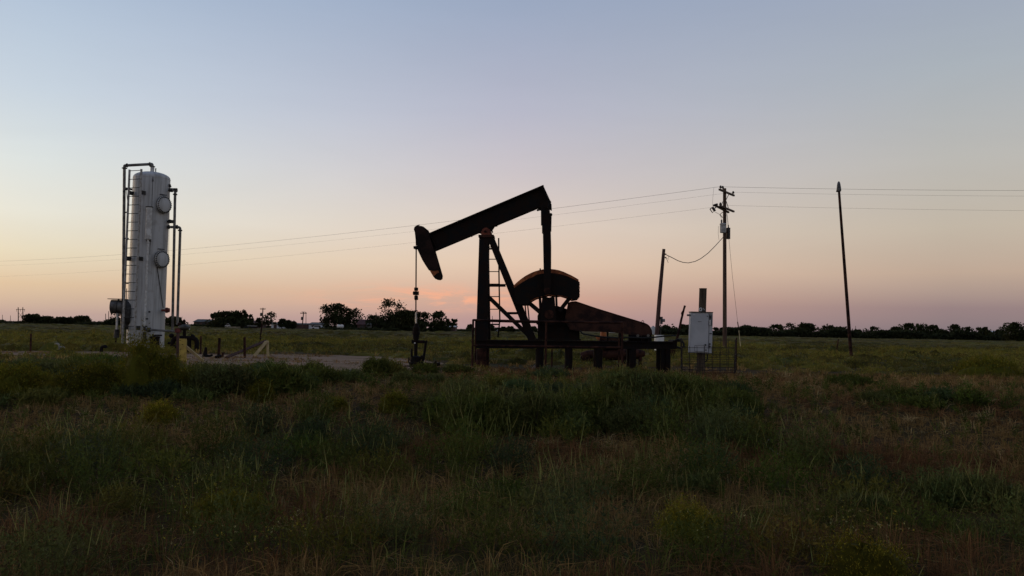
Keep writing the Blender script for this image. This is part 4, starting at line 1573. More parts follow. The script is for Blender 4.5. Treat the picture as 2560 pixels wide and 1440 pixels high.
    MB().tube([ft, ft.lerp(tp, .5), tp], [.066, .058, .046], 14).build('pole', M_STEEL_RUST, m)
    hd = P(2096.8, 453.5, Ym)
    bs = P(2097.3, 479, Ym)
    MB().tube([bs, bs.lerp(hd, .12), bs.lerp(hd, .35), bs.lerp(hd, .65), bs.lerp(hd, .88), hd], [.07, .09, .082, .068, .05, .02], 14).build('cap', mat('lamp_head_grey', (.11, .11, .11), (.05, .05, .05), 8, .5, .2), m)
    MB().beam(bs + Vector((-.1, 0, .02)), bs + Vector((.0, 0, .0)), .06, .05).build('clip', M_STEEL_RUST, m)
    for x, dy in ((2119, -.25), (2136, -.1), (2128, .35)):
        MB().tube([ft + Vector((0, 0, .1)), gz(P(x, 905, Ym + dy), -.06)], [.05, .028], 10).build('foot', M_STEEL_RUST, m)


build_power()


# ------------------------------------------------------------------ trees
def leaf_quads(C, size, col, rg):
    """small randomly turned leaf-shaped faces (diamonds) round points C"""
    n = len(C)
    a = rg.normal(size=(n, 3))
    a /= np.linalg.norm(a, axis=1, keepdims=True)
    b = np.cross(a, rg.normal(size=(n, 3)))
    b /= np.linalg.norm(b, axis=1, keepdims=True)
    s = size[:, None] if np.ndim(size) else size
    V = np.stack([C - a * s * .6, C + b * s * .32, C + a * s * .6, C - b * s * .32], 1)
    i = np.arange(n)[:, None] * 4
    T = np.concatenate([i + np.array([0, 1, 2]), i + np.array([0, 2, 3])])
    return V.reshape(-1, 3), T, np.repeat(col, 4, axis=0)


def build_tree(px, wpx, ytop, Y, label, style='round', seed=0, group=None, name='tree', low=.12, leaf=None, dens=1.0):
    rg = np.random.default_rng(seed + 100)
    rd = random.Random(seed)
    base = gz(P(px, 825, Y))
    top = P(px, ytop, Y).z
    W = wpx * Y / FPX
    H = max(top, 1.5)
    r = thing(name, base, label, 'tree', group)
    tb = MB()
    th = H * (.32 if style != 'bush' else .15)
    tr = max(.035 * H, .1)
    lean = Vector((rd.uniform(-.05, .05) * H, 0, 0))
    fork = base + lean + Vector((0, 0, th))
    tb.tube([base - Vector((0, 0, .1)), base + lean * .5 + Vector((0, 0, th * .5)), fork], [tr * 1.3, tr, tr * .85], 8)
    nb = {'round': 13, 'spread': 17, 'sparse': 16, 'bush': 12, 'airy': 15}[style]
    blobs = []
    for k in range(nb):
        az = k / nb * math.tau + rd.uniform(-.4, .4)
        if style == 'spread':
            rr, hz = rd.uniform(.25, .98), None
            hz = H * (.45 + .5 * rd.random() * (1.05 - rr * .35))
            br = W * .11
        elif style == 'sparse':
            rr = rd.uniform(.15, .9)
            hz = H * rd.uniform(.4, .95)
            br = W * .1
        else:
            rr = math.sqrt(rd.random()) * .74
            el = math.sqrt(max(0, 1 - rr * rr))
            hz = H * (low + (1 - low) * (.46 + .40 * rd.uniform(-1, 1) * el))
            br = W * rd.uniform(.17, .27)
        c = base + Vector((math.cos(az) * rr * W / 2, math.sin(az) * rr * W / 2, hz))
        br = min(br, (H - hz) * 1.05 + .03 * H)
        blobs.append((c, br))
        mid = fork.lerp(c, .5) + Vector((0, 0, -.04 * H))
        tb.tube([fork - Vector((0, 0, th * .2 * rd.random())), mid, c], [tr * .5, tr * .3, tr * .1], 5)
    if style in ('round', 'bush', 'airy'):
        blobs += [(base + Vector((rd.uniform(-.22, .22) * W, 0, H * .84)), min(W * .2, H * .17)) for _ in range(3)]
        for k in range(5):
            blobs.append((base + Vector((W * (k - 2) * .18, rd.uniform(-.15, .15) * W, H * (low + .24))), W * .17))
    tb.build('trunk', M_BARK, r)
    pts, cols = [], []
    wpx_r = wpx * .4
    per = int(np.clip(wpx_r * wpx_r * .17, 40, 260) * dens * (.55 if style == 'sparse' else .42 if style == 'airy' else 1))
    for c, br in blobs:
        n = per
        d = rg.normal(size=(n, 3))
        d /= np.linalg.norm(d, axis=1, keepdims=True)
        q = np.array(c) + d * (br * rg.random((n, 1)) ** .45) * np.array([1.05, 1.05, .8])
        # twiggy outliers break the outline
        m = rg.random(n) < .10
        q[m] += d[m] * br * .45 * rg.random((m.sum(), 1))
        pts.append(q)
        sh = rg.uniform(.7, 1.25)
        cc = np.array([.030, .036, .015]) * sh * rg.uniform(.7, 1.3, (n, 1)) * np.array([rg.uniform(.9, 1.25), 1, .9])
        cols.append(cc)
    q = np.concatenate(pts)
    cc = np.concatenate(cols)
    q[:, 2] = np.maximum(q[:, 2], .15)
    lf = leaf if leaf else max(.0021 * Y, W * .035)
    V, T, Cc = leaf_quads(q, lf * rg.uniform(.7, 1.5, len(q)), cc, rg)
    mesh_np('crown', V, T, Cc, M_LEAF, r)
    return r


FT = 'trees round the far farmstead'
TREES = [
    # left edge clump
    (80, 44, 786, 300, 'dark round tree at the left end of the low left-hand tree row', 'round', None),
    (118, 48, 792, 300, 'second tree of the low left-hand tree row', 'bush', None),
    (163, 60, 794, 305, 'third and widest tree of the low left-hand tree row', 'bush', None),
    (206, 38, 791, 300, 'rightmost tree of the low left-hand tree row', 'round', None),
    (293, 34, 768, 260, 'thin sparse tree showing behind the flame arrestor of the vessel', 'airy', None),
    (286, 58, 799, 250, 'dark low thicket left of the vessel at the field edge', 'bush', None),
    (436, 56, 792, 240, 'dark tree half hidden behind the vessel pipes', 'bush', None),
    # farm trees
    (562, 66, 774, 245, 'spreading tree with upswept boughs over the left farmhouse', 'spread', None),
    (604, 46, 775, 247, 'ragged tree at the right end of the left farmhouse', 'spread', None),
    (575, 96, 792, 243, 'dark low crown in front of the left farmhouse', 'bush', None),
    (648, 18, 795, 255, 'small dark tree beside the far utility pole', 'round', None),
    (671, 32, 778, 250, 'airy round tree just right of the far utility pole', 'airy', None),
    (705, 18, 798, 250, 'first of three small trees right of the airy tree', 'round', None),
    (719, 14, 801, 252, 'middle of three small trees right of the airy tree', 'round', None),
    (732, 15, 804, 250, 'last of three small trees right of the airy tree', 'round', None),
    (838, 66, 758, 235, 'tall full tree beside the white barn', 'round', None),
    (884, 54, 770, 237, 'ragged tree leaning out over the red roofed house', 'airy', None),
    (935, 42, 788, 232, 'low dark tree at the left of the big farm grove', 'bush', None),
    (980, 66, 744, 230, 'tallest tree of the farm grove with a ragged top', 'airy', None),
    (1012, 72, 776, 228, 'broad dark tree in the farm grove behind the wellhead rod', 'bush', None),
    (1052, 44, 779, 230, 'dark tree just right of the wellhead rod', 'round', None),
    (1094, 52, 778, 232, 'flat topped tree right of the wellhead rod', 'round', None),
    (1130, 26, 795, 232, 'small spiky tree at the right end of the farm grove', 'spread', None),
    (1174, 14, 812, 300, 'tiny dark tree just left of the guard rail corner', 'round', None),
    (1224, 20, 813, 320, 'tiny dark tree seen through the pump jack post', 'round', None),
    (1258, 16, 819, 400, 'tiny far tree seen through the pump jack ladder', 'round', None),
    (1275, 22, 818, 380, 'tiny far tree seen left of the diagonal brace', 'round', None),
    (1332, 18, 818, 380, 'tiny far tree seen beside the gear box', 'round', None),
]
for i, (px, w, yt, Y, lab, st, g) in enumerate(TREES):
    build_tree(px, w * 1.12, yt - 1.5, Y, lab, st, i * 7 + 3, FT, 'farm_tree' if px > 400 else 'field_tree')

# right hand tree line
LINE = [(1672, 48, 819), (1712, 34, 816), (1745, 40, 822), (1796, 36, 824), (1843, 40, 824), (1868, 30, 823), (1911, 30, 824), (1942, 40, 816), (1974, 32, 811), (2014, 54, 813),
        (2069, 38, 818), (2101, 34, 822), (2138, 44, 829), (2183, 46, 820), (2234, 40, 822), (2283, 66, 813), (2330, 42, 817), (2361, 30, 829), (2391, 44, 816),
        (2421, 20, 820), (2441, 26, 822), (2463, 32, 822), (2498, 40, 829), (2540, 56, 810), (2586, 50, 820)]
TL = 'trees of the far right tree line'
LL = {0: 'first tree of the right tree line, just right of the service pole', 1: 'tree of the far line peeking between brake lever and control box', 2: 'tree of the far line hidden partly by the control box',
      3: 'tree of the far line between control box and utility pole', 4: 'tree of the far line behind the guy wire', 8: 'tree with a raised airy top left of the tall mast',
      9: 'broad dome shaped tree left of the tall mast in the far line', 10: 'flat topped tree just left of the tall mast', 11: 'low tree directly behind the tall mast', 12: 'lowest dip of the far tree line right of the mast',
      15: 'widest and highest dome in the middle of the far line right of mast', 18: 'flat topped tree in the far line, well right of the mast', 23: 'tallest tree at the right photo edge', 24: 'tree cut off by the right photo edge'}
for i, (px, w, yt) in enumerate(LINE):
    lab = LL.get(i, 'dark tree in the far right tree line, number %s from its left end' % ['one', 'two', 'three', 'four', 'five', 'six', 'seven', 'eight', 'nine', 'ten', 'eleven', 'twelve', 'thirteen', 'fourteen', 'fifteen', 'sixteen', 'seventeen', 'eighteen', 'nineteen', 'twenty', 'twenty-one', 'twenty-two', 'twenty-three', 'twenty-four', 'twenty-five'][i])
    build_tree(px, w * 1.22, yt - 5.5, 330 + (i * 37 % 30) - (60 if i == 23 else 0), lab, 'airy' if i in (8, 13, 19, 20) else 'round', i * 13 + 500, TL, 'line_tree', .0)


def build_thicket():
    """continuous undergrowth below the far tree lines"""
    rg = np.random.default_rng(77)
    pts = []
    for (x0, x1, y, Y, hpx, dens) in ((1640, 2620, 0, 322, 25, 16), (0, 60, 0, 330, 8, 5), (190, 320, 0, 290, 8, 6), (480, 1180, 0, 290, 6, 4), (915, 1065, 0, 231, 26, 12), (1075, 1125, 0, 233, 14, 8), (535, 625, 0, 244, 20, 9), (808, 905, 0, 237, 16, 9), (800, 1000, 0, 224, 5, 5), (1180, 1420, 0, 420, 9, 5)):
        n = int((x1 - x0) * dens)
        xs = rg.uniform(x0, x1, n)
        hh = hpx * (.35 + .75 * vnoise(xs / 23., xs * 0, 3)) * rg.random(n) ** .7
        for x, h in zip(xs, hh):
            yy = Y + rg.uniform(-6, 6)
            p = P(x, 800, yy)
            pts.append((p.x, yy, .1 + h * yy / FPX))
    q = np.array(pts)
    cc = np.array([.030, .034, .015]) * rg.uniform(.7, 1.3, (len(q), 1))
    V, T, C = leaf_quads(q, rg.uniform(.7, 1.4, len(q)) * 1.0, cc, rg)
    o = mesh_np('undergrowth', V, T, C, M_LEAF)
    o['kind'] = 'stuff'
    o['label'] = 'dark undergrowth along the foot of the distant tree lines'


build_thicket()


# ------------------------------------------------------------------ far buildings, vehicles and poles
def gable(name, label, cat, x0, x1, yeave, yridge, Y, depth, wall, roof, wins=(), door=None, over=.3, group=None):
    a, b = gz(P(x0, 820, Y)), gz(P(x1, 820, Y))
    ze, zr = P((x0 + x1) / 2, yeave, Y).z, P((x0 + x1) / 2, yridge, Y).z
    ze = max(ze, 1.6)
    zr = max(zr, ze + .3)
    r = thing(name, (a + b) / 2, label, cat, group)
    L = b.x - a.x
    y0, y1 = Y, Y + depth
    mb = MB()
    mb.hexa([Vector((a.x, y0, -.05)), Vector((b.x, y0, -.05)), Vector((b.x, y1, -.05)), Vector((a.x, y1, -.05))],
            [Vector((a.x, y0, ze)), Vector((b.x, y0, ze)), Vector((b.x, y1, ze)), Vector((a.x, y1, ze))])
    ym = (y0 + y1) / 2
    for x in (a.x + .002, b.x - .002):
        mb.add([(x, y0, ze), (x, y1, ze), (x, ym, zr - .08)], [(0, 1, 2)])
    mb.build('wall', wall, r)
    rf = MB()
    for s, yy in ((1, y0 - over), (-1, y1 + over)):
        e = Vector((0, yy, ze - .1))
        rf.extrude([Vector((a.x - over, yy, ze - .08)), Vector((b.x + over, yy, ze - .08)), Vector((b.x + over, ym, zr)), Vector((a.x - over, ym, zr))], (0, 0, .12))
    rf.build('roof', roof, r)
    for f in wins:
        c = Vector((a.x + L * f, y0 - .03, ze * .58))
        w = MB().box(c, (1.2, .1, 1.0)).build('window', M_ROOF_GREY, r)
        MB().box(c - Vector((0, .06, 0)), (1.0, .02, .8)).build('pane', M_GLASS, w)
    if door is not None:
        c = Vector((a.x + L * door, y0 - .03, min(1.0, ze * .42)))
        MB().box(c, (1.0, .08, min(2.0, ze * .84))).build('door', M_WALL_DARK, r)
    return r


h = gable('farmhouse', 'low red brown farmhouse under the spreading trees, left', 'house', 588, 644, 809.5, 801.5, 255, 9, M_WALL_DARK, M_ROOF_RED, (.3, .7), .5)
gable('farmhouse', 'red roofed house with a satellite dish beside the big grove', 'house', 893, 958, 812, 799.5, 228, 10, M_WALL_DARK, M_ROOF_RED, (.2, .8), .4)
gable('barn', 'white metal barn with a grey roof left of the tall full tree', 'barn', 772, 809, 811.5, 806.5, 262, 10, M_WALL_WHITE, M_ROOF_GREY, (), .3)
gable('shed', 'small white shed at the right of the airy tree', 'shed', 677, 699, 811, 806.5, 275, 7, M_WALL_WHITE, M_ROOF_GREY, (), .5)
gable('long_shed', 'long low dark shed left of the white barn', 'shed', 731, 770, 813.5, 809.5, 272, 8, M_WALL_DARK, M_ROOF_GREY, (), None)
gable('long_shed', 'long low shed with a pale roof right of the wellhead', 'shed', 1086, 1138, 818.5, 815.2, 262, 9, M_WALL_DARK, M_WALL_WHITE, (), None)
gable('farmhouse', 'distant low roofed house right of the vessel manifold', 'house', 484, 520, 804.5, 798.5, 300, 9, M_WALL_DARK, M_ROOF_GREY, (.3, .7), None)
gable('warehouse', 'pale far building between the tree line and the right edge tree', 'building', 2476, 2520, 831, 827.5, 480, 14, M_WALL_WHITE, M_WALL_WHITE, (), .5)
gable('warehouse', 'very far low shed seen through the pump jack legs', 'shed', 1228, 1264, 821.5, 819.5, 420, 10, M_WALL_WHITE, M_ROOF_GREY, (), None)
gable('warehouse', 'very far low shed seen left of the gear box', 'shed', 1268, 1284, 821.5, 819.5, 430, 10, M_WALL_WHITE, M_ROOF_GREY, (), None)


def build_far_bits():
    # satellite dish
    Y = 226
    c = P(923, 815, Y)
    r = thing('satellite_dish', gz(c), 'round pale satellite dish in front of the red roofed house', 'dish')
    MB().tube([gz(c, -.05), Vector((c.x, Y, c.z))], .06, 8).build('post', M_PIPE_GREY, r)
    d = Vector((.25, -1, .5)).normalized()
    cc = Vector((c.x, Y - .1, c.z))
    MB().tube([cc, cc + d * .12, cc + d * .3], [.15, .55, .8], 20, True).build('reflector', M_PIPE_GREY, r)
    # low wall and trailer in front of the left farmhouse
    Y = 225
    a, b = P(562, 816.5, Y), P(601, 816.5, Y)
    r = thing('low_wall', gz((a + b) / 2), 'pale low wall in front of the left farmhouse trees', 'wall')
    n = 6
    for k in range(n):
        p, q = a.lerp(b, k / n), a.lerp(b, (k + 1) / n)
        MB().hexa([gz(p, -.05), gz(q - Vector((.06, 0, 0)), -.05), gz(q - Vector((.06, 0, 0)), -.05) + Vector((0, .15, 0)), gz(p, -.05) + Vector((0, .15, 0))],
                  [p, q - Vector((.06, 0, 0)), q - Vector((.06, 0, 0)) + Vector((0, .15, 0)), p + Vector((0, .15, 0))]).build('panel', mat('tan_panel', (.26, .22, .16), (.18, .15, .1), .8, .9), r)
    Y = 224
    a, b = P(603, 815.5, Y), P(638, 815.5, Y)
    r = thing('flat_trailer', gz((a + b) / 2), 'dark flat bed trailer beside the pale low wall', 'trailer')
    MB().hexa([Vector((a.x, Y, .55)), Vector((b.x, Y, .55)), Vector((b.x, Y + 2.2, .55)), Vector((a.x, Y + 2.2, .55))],
              [Vector((a.x, Y, a.z)), Vector((b.x, Y, b.z)), Vector((b.x, Y + 2.2, b.z)), Vector((a.x, Y + 2.2, a.z))]).build('bed', M_STEEL_BLK, r)
    MB().box(Vector(((a.x * .3 + b.x * .7), Y + 1.1, b.z + .06)), ((b.x - a.x) * .55, 2.0, .08)).build('white_sheet', M_WHITE, r)
    for f in (.3, .42, .8):
        c = Vector((a.x + (b.x - a.x) * f, Y - .02, .32))
        MB().tube([c, c + Vector((0, .25, 0))], .33, 16).build('wheel', M_TYRE, r)
    # parked vehicles

    def car(px0, px1, ytop, Y, label, m, name='parked_car'):
        a, b = gz(P(px0, 820, Y)), gz(P(px1, 820, Y))
        L = b.x - a.x
        r = thing(name, (a + b) / 2, label, 'car')
        h = max(P((px0 + px1) / 2, ytop, Y).z, 1.3)
        prof = [(0, .35), (0, h * .58), (L * .16, h * .64), (L * .30, h), (L * .72, h), (L * .86, h * .66), (L, h * .6), (L, .35)]
        MB().extrude([Vector((a.x + x, Y, z)) for x, z in prof], (0, 1.7, 0)).build('body', m, r)
        w = [(L * .22, h * .66), (L * .32, h * .94), (L * .70, h * .94), (L * .80, h * .68)]
        MB().extrude([Vector((a.x + x, Y - .02, z)) for x, z in w], (0, .015, 0)).build('side_window', M_GLASS, r)
        for f in (.2, .8):
            c = Vector((a.x + L * f, Y - .05, .33))
            MB().tube([c, c + Vector((0, .25, 0))], .33, 16).build('wheel', M_TYRE, r)
    car(777, 809, 816, 225, 'white car parked in front of the white barn', M_WALL_WHITE)
    car(562, 575, 808.5, 238, 'pale van half hidden beneath the left farmhouse trees', M_WALL_WHITE, 'parked_van')
    car(721, 730, 812, 262, 'small pale car left of the long dark shed', M_XF_GREY)
    # propane tank by the tall tree
    Y = 226
    c = P(851, 816, Y)
    r = thing('propane_tank', gz(c), 'small white gas tank below the tall full tree', 'tank')
    MB().tube([Vector((c.x - .9, Y, c.z)), Vector((c.x - .75, Y, c.z)), Vector((c.x + .75, Y, c.z)), Vector((c.x + .9, Y, c.z))], [.25, .48, .48, .25], 18).build('shell', M_WHITE, r)
    for s in (-.5, .5):
        MB().box(Vector((c.x + s, Y, c.z / 2 - .2)), (.15, .5, c.z)).build('foot', M_PIPE_GREY, r)
    # storage tank behind the skid, far off
    Y = 300
    a, b = P(1627, 818, Y), P(1639, 818, Y)
    r = thing('storage_tank', gz((a + b) / 2), 'pale grey storage tank just left of the service pole foot', 'tank')
    z1 = a.z
    MB().lathe(gz((a + b) / 2), [((b.x - a.x) / 2, -.1), ((b.x - a.x) / 2, z1), (.3, z1 + .35)], 28).build('shell', M_XF_GREY, r)
    MB().disc(gz((a + b) / 2, z1 + .4), (0, 0, 1), .3, .2, 12).build('hatch', M_PIPE_GREY, r)

    def far_pole(px, ytop, Y, label, lean=0, arm=None, name='far_pole', r_=.13, xf=False, lamp=False):
        t = P(px, ytop, Y)
        b = gz(P(px - lean, 820, Y), -.1)
        g = thing(name, gz(b), label, 'utility pole')
        MB().tube([b, t], [r_ * 1.3, r_], 8).build('shaft', M_WOOD_POLE, g)
        if arm:
            z = t.z - .35
            MB().beam(Vector((t.x - arm, Y - .15, z)), Vector((t.x + arm, Y - .15, z)), .16, .12).build('crossarm', M_WOOD_POLE, g)
            for s in (-.9, -.4, .5, .9):
                MB().tube([Vector((t.x + arm * s, Y - .15, z + .06)), Vector((t.x + arm * s, Y - .15, z + .3))], .05, 6).build('insulator', M_INSUL, g)
        if xf:
            MB().lathe(Vector((t.x - .35, Y - .3, t.z - 2.2)), [(.25, 0), (.28, .05), (.28, .75), (.15, .9)], 14).build('transformer', M_XF_DARK, g)
        if lamp:
            MB().tube([t, t + Vector((-.2, 0, .25)), t + Vector((-.9, 0, .3))], .07, 8).build('arm', M_PIPE_GREY, g)
            MB().box(t + Vector((-1.0, 0, .24)), (.45, .22, .16)).build('lamp_head', M_PIPE_GREY, g)
    far_pole(657.5, 769.5, 215, 'far utility pole with crossarm left of the airy tree', 3, .72, xf=True)
    far_pole(759, 780.5, 230, 'far leaning utility pole with crossarm left of the white barn', 4, .9, xf=True)
    far_pole(765, 782.5, 228, 'far yard light pole with a short arm beside the leaning pole', 0, None, 'yard_light', .07, lamp=True)
    far_pole(940, 781, 226, 'thin far pole in front of the farm grove', 0, None, 'far_pole', .09)
    far_pole(264, 784, 380, 'leftmost of three thin far poles left of the vessel', 0, None)
    far_pole(271.5, 778, 370, 'middle and tallest of three thin far poles left of the vessel', 0, None)
    far_pole(277.6, 778, 375, 'rightmost of three thin far poles left of the vessel', 0, None)
    far_pole(1231, 790, 350, 'thin far pole seen between pump jack post and ladder', -1, None, 'far_pole', .1)
    far_pole(2139, 815, 420, 'tiny far pole right of the tall mast', 0, None, 'far_pole', .12)
    far_pole(6, 787, 420, 'faint far pole at the left photo edge', 0, None, 'far_pole', .1)
    far_pole(26, 789, 420, 'faint far pole left of the double pylon', 0, None, 'far_pole', .1)
    # H-frame pylon
    Y = 330
    g = thing('double_pylon', gz(P(51, 803, Y)), 'far double pole pylon with a crossbar at the left', 'pylon')
    for x in (45.5, 57):
        MB().tube([gz(P(x, 820, Y), -.1), P(x, 768, Y)], [.2, .15], 8).build('leg', M_WOOD_POLE, g)
    MB().beam(P(40.5, 773.4, Y - .2), P(62.5, 773.6, Y - .2), .2, .15).build('crossbar', M_WOOD_POLE, g)
    for p, q in (((46, 781), (56.6, 795)), ((56.6, 781), (46, 795))):
        MB().beam(P(*p, Y), P(*q, Y), .08, .08).build('brace', M_WOOD_POLE, g)
    for x in (41.5, 51, 61.5):
        MB().tube([P(x, 774, Y - .2), P(x, 779, Y - .2)], .07, 6).build('insulator', M_INSUL, g)


build_far_bits()


# ------------------------------------------------------------------ vegetation
class Veg:
    """collects grass blades, stems and leaves as bare triangles with a colour each"""
    def __init__(self):
        self.V, self.T, self.C, self.n = [], [], [], 0

    def put(self, V, T, C):
        self.V.append(V.reshape(-1, 3))
        self.T.append(T.reshape(-1, 3) + self.n)
        self.C.append(C.reshape(-1, 3))
        self.n += V.reshape(-1, 3).shape[0]

    def blades(self, B, tip, bow, w, col, tipcol=None):
        """curved tapering blades from B to tip, bow = sideways displacement of the middle"""
        n = len(B)
        d = tip - B
        s = np.cross(d, rng.normal(size=(n, 3)))
        s /= np.linalg.norm(s, axis=1, keepdims=True) + 1e-9
        s *= (w / 2)[:, None]
        m = B + d * .55 + bow
        V = np.stack([B - s, B + s, m - s * .75, m + s * .75, tip], 1)
        i = np.arange(n)[:, None] * 5
        T = np.concatenate([i + np.array(t) for t in ((0, 1, 3), (0, 3, 2), (2, 3, 4))])
        tc = col if tipcol is None else tipcol
        C = np.stack([col, col, (col + tc) / 2, (col + tc) / 2, tc], 1)
        self.put(V, T, C)

    def leaves(self, Pt, size, col, up=.3):
        """single-triangle leaves at points Pt"""
        n = len(Pt)
        d = rng.normal(size=(n, 3))
        d[:, 2] = np.abs(d[:, 2]) * .6 + up
        d /= np.linalg.norm(d, axis=1, keepdims=True)
        s = np.cross(d, rng.normal(size=(n, 3)))
        s /= np.linalg.norm(s, axis=1, keepdims=True) + 1e-9
        sz = size[:, None]
        V = np.stack([Pt - s * sz * .17, Pt + s * sz * .17, Pt + d * sz], 1)
        T = np.arange(n * 3).reshape(n, 3)
        self.put(V, T, np.repeat(col[:, None], 3, 1))

    def build(self, name, m=None, parent=None):
        return mesh_np(name, np.concatenate(self.V), np.concatenate(self.T), np.concatenate(self.C), m or M_BLADE, parent)


def jitter_col(c, n, v=.3, hue=.12):
    return np.array(c)[None] * rng.uniform(1 - v, 1 + v, (n, 1)) * rng.uniform(1 - hue, 1 + hue, (n, 3))


GREEN = (.076, .086, .018)
GREYGREEN = (.088, .094, .028)
SPIKE = (.20, .20, .065)
YELLOWGREEN = (.122, .108, .013)
YELLOW = (.22, .18, .02)
TAN = (.235, .140, .052)
REDBROWN = (.155, .076, .032)
STRAW = (.36, .26, .12)


def weed_stems(vg, ctr, R, H, ns, nl, col, spike=None, spread=.9, leaf=.05, upright=.0):
    """leafy upright weed clumps. ctr (m,3), R, H (m,), ns stems each, nl leaves a stem"""
    m = len(ctr)
    idx = np.repeat(np.arange(m), ns)
    n = len(idx)
    az = rng.uniform(0, math.tau, n)
    rr = np.sqrt(rng.random(n))
    out = np.stack([np.cos(az), np.sin(az), np.zeros(n)], 1)
    B = ctr[idx] + out * (R[idx] * rr * .45)[:, None]
    B[:, 2] = zg(B[:, 0], B[:, 1]) - .01
    h = H[idx] * (1.08 - .55 * rr ** 2) * rng.uniform(.72, 1.12, n)
    tip = B + out * (R[idx] * rr * spread * (1 - upright))[:, None] + np.stack([rng.normal(0, .02, n), rng.normal(0, .02, n), h], 1)
    bow = out * (R[idx] * .06)[:, None] * rng.uniform(-1, .6, n)[:, None]
    cc = jitter_col(col, m, .3, .12)[idx] * rng.uniform(.75, 1.25, (n, 1))
    sc = np.clip(np.linalg.norm(ctr[idx][:, :2], axis=1) / 9, .8, 3)
    vg.blades(B, tip, bow, .0045 * sc, cc)
    # leaves
    k = np.repeat(np.arange(n), nl)
    t = rng.random(len(k)) ** .6
    t = .12 + .88 * t
    mid = B + (tip - B) * .55 + bow
    q0 = B[k] + (mid - B)[k] * (t / .55)[:, None]
    q1 = mid[k] + (tip - mid)[k] * ((t - .55) / .45)[:, None]
    q = np.where((t < .55)[:, None], q0, q1)
    q += rng.normal(0, .012, q.shape) * sc[k][:, None]
    lcol = cc[k] * rng.uniform(.7, 1.35, (len(k), 1))
    vg.leaves(q, leaf * sc[k] * rng.uniform(.5, 1.4, len(k)) * (1.15 - .6 * t), lcol)
    if spike is not None:
        sel = rng.random(n) < np.where(ctr[idx][:, 1] > 10.5, .13, .34)
        b2 = tip[sel]
        n2 = len(b2)
        up = np.stack([rng.normal(0, .18, n2), rng.normal(0, .18, n2), np.ones(n2)], 1) + out[sel] * .25
        ln = rng.uniform(.07, .17, n2) * np.clip(H[idx][sel] / .4, .7, 1.5)
        t2 = b2 + up * ln[:, None]
        vg.blades(b2 - up * .02, t2, rng.normal(0, .006, (n2, 3)), 0.006 * np.minimum(sc[sel], 1.2), jitter_col(spike, n2, .3, .1))


def light_block_dome(vg, ctr, R, H, col):
    """closed uneven dome added inside each bush to block light, standing in for inner foliage"""
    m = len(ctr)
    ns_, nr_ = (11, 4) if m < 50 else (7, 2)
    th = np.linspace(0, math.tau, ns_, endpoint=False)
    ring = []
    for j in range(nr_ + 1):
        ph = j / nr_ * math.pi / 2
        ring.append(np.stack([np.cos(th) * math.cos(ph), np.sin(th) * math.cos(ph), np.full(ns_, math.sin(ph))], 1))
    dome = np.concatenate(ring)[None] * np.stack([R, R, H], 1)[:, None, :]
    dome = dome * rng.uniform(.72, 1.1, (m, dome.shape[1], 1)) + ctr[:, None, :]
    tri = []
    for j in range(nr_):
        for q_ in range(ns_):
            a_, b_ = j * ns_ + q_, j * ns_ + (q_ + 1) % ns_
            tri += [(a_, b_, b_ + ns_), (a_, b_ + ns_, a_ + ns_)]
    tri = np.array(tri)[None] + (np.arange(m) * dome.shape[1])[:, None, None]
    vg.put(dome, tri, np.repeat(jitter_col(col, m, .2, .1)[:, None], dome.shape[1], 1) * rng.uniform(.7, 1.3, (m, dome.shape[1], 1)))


def leafy_fill(vg, ctr, R, H, col, k, size=.05):
    """leaves spread through the body of leafy weeds"""
    m = len(ctr)
    idx = np.repeat(np.arange(m), k)
    n = len(idx)
    d = rng.normal(size=(n, 3))
    d[:, 2] = np.abs(d[:, 2])
    d /= np.linalg.norm(d, axis=1, keepdims=True)
    rad = rng.random(n) ** .45
    q = ctr[idx] + d * rad[:, None] * np.stack([R[idx], R[idx], H[idx]], 1)
    # stems gather the leaves into sprays
    spray = np.round(np.arctan2(d[:, 1], d[:, 0]) * 2.6) / 2.6
    q[:, 0] += np.cos(spray) * .03
    q[:, 1] += np.sin(spray) * .03
    sc = np.clip(np.linalg.norm(ctr[idx][:, :2], axis=1) / 9, .8, 2.5)
    vg.leaves(q, size * sc * rng.uniform(.5, 1.4, n), jitter_col(col, m, .22, .12)[idx] * rng.uniform(.65, 1.35, (n, 1)), .5)


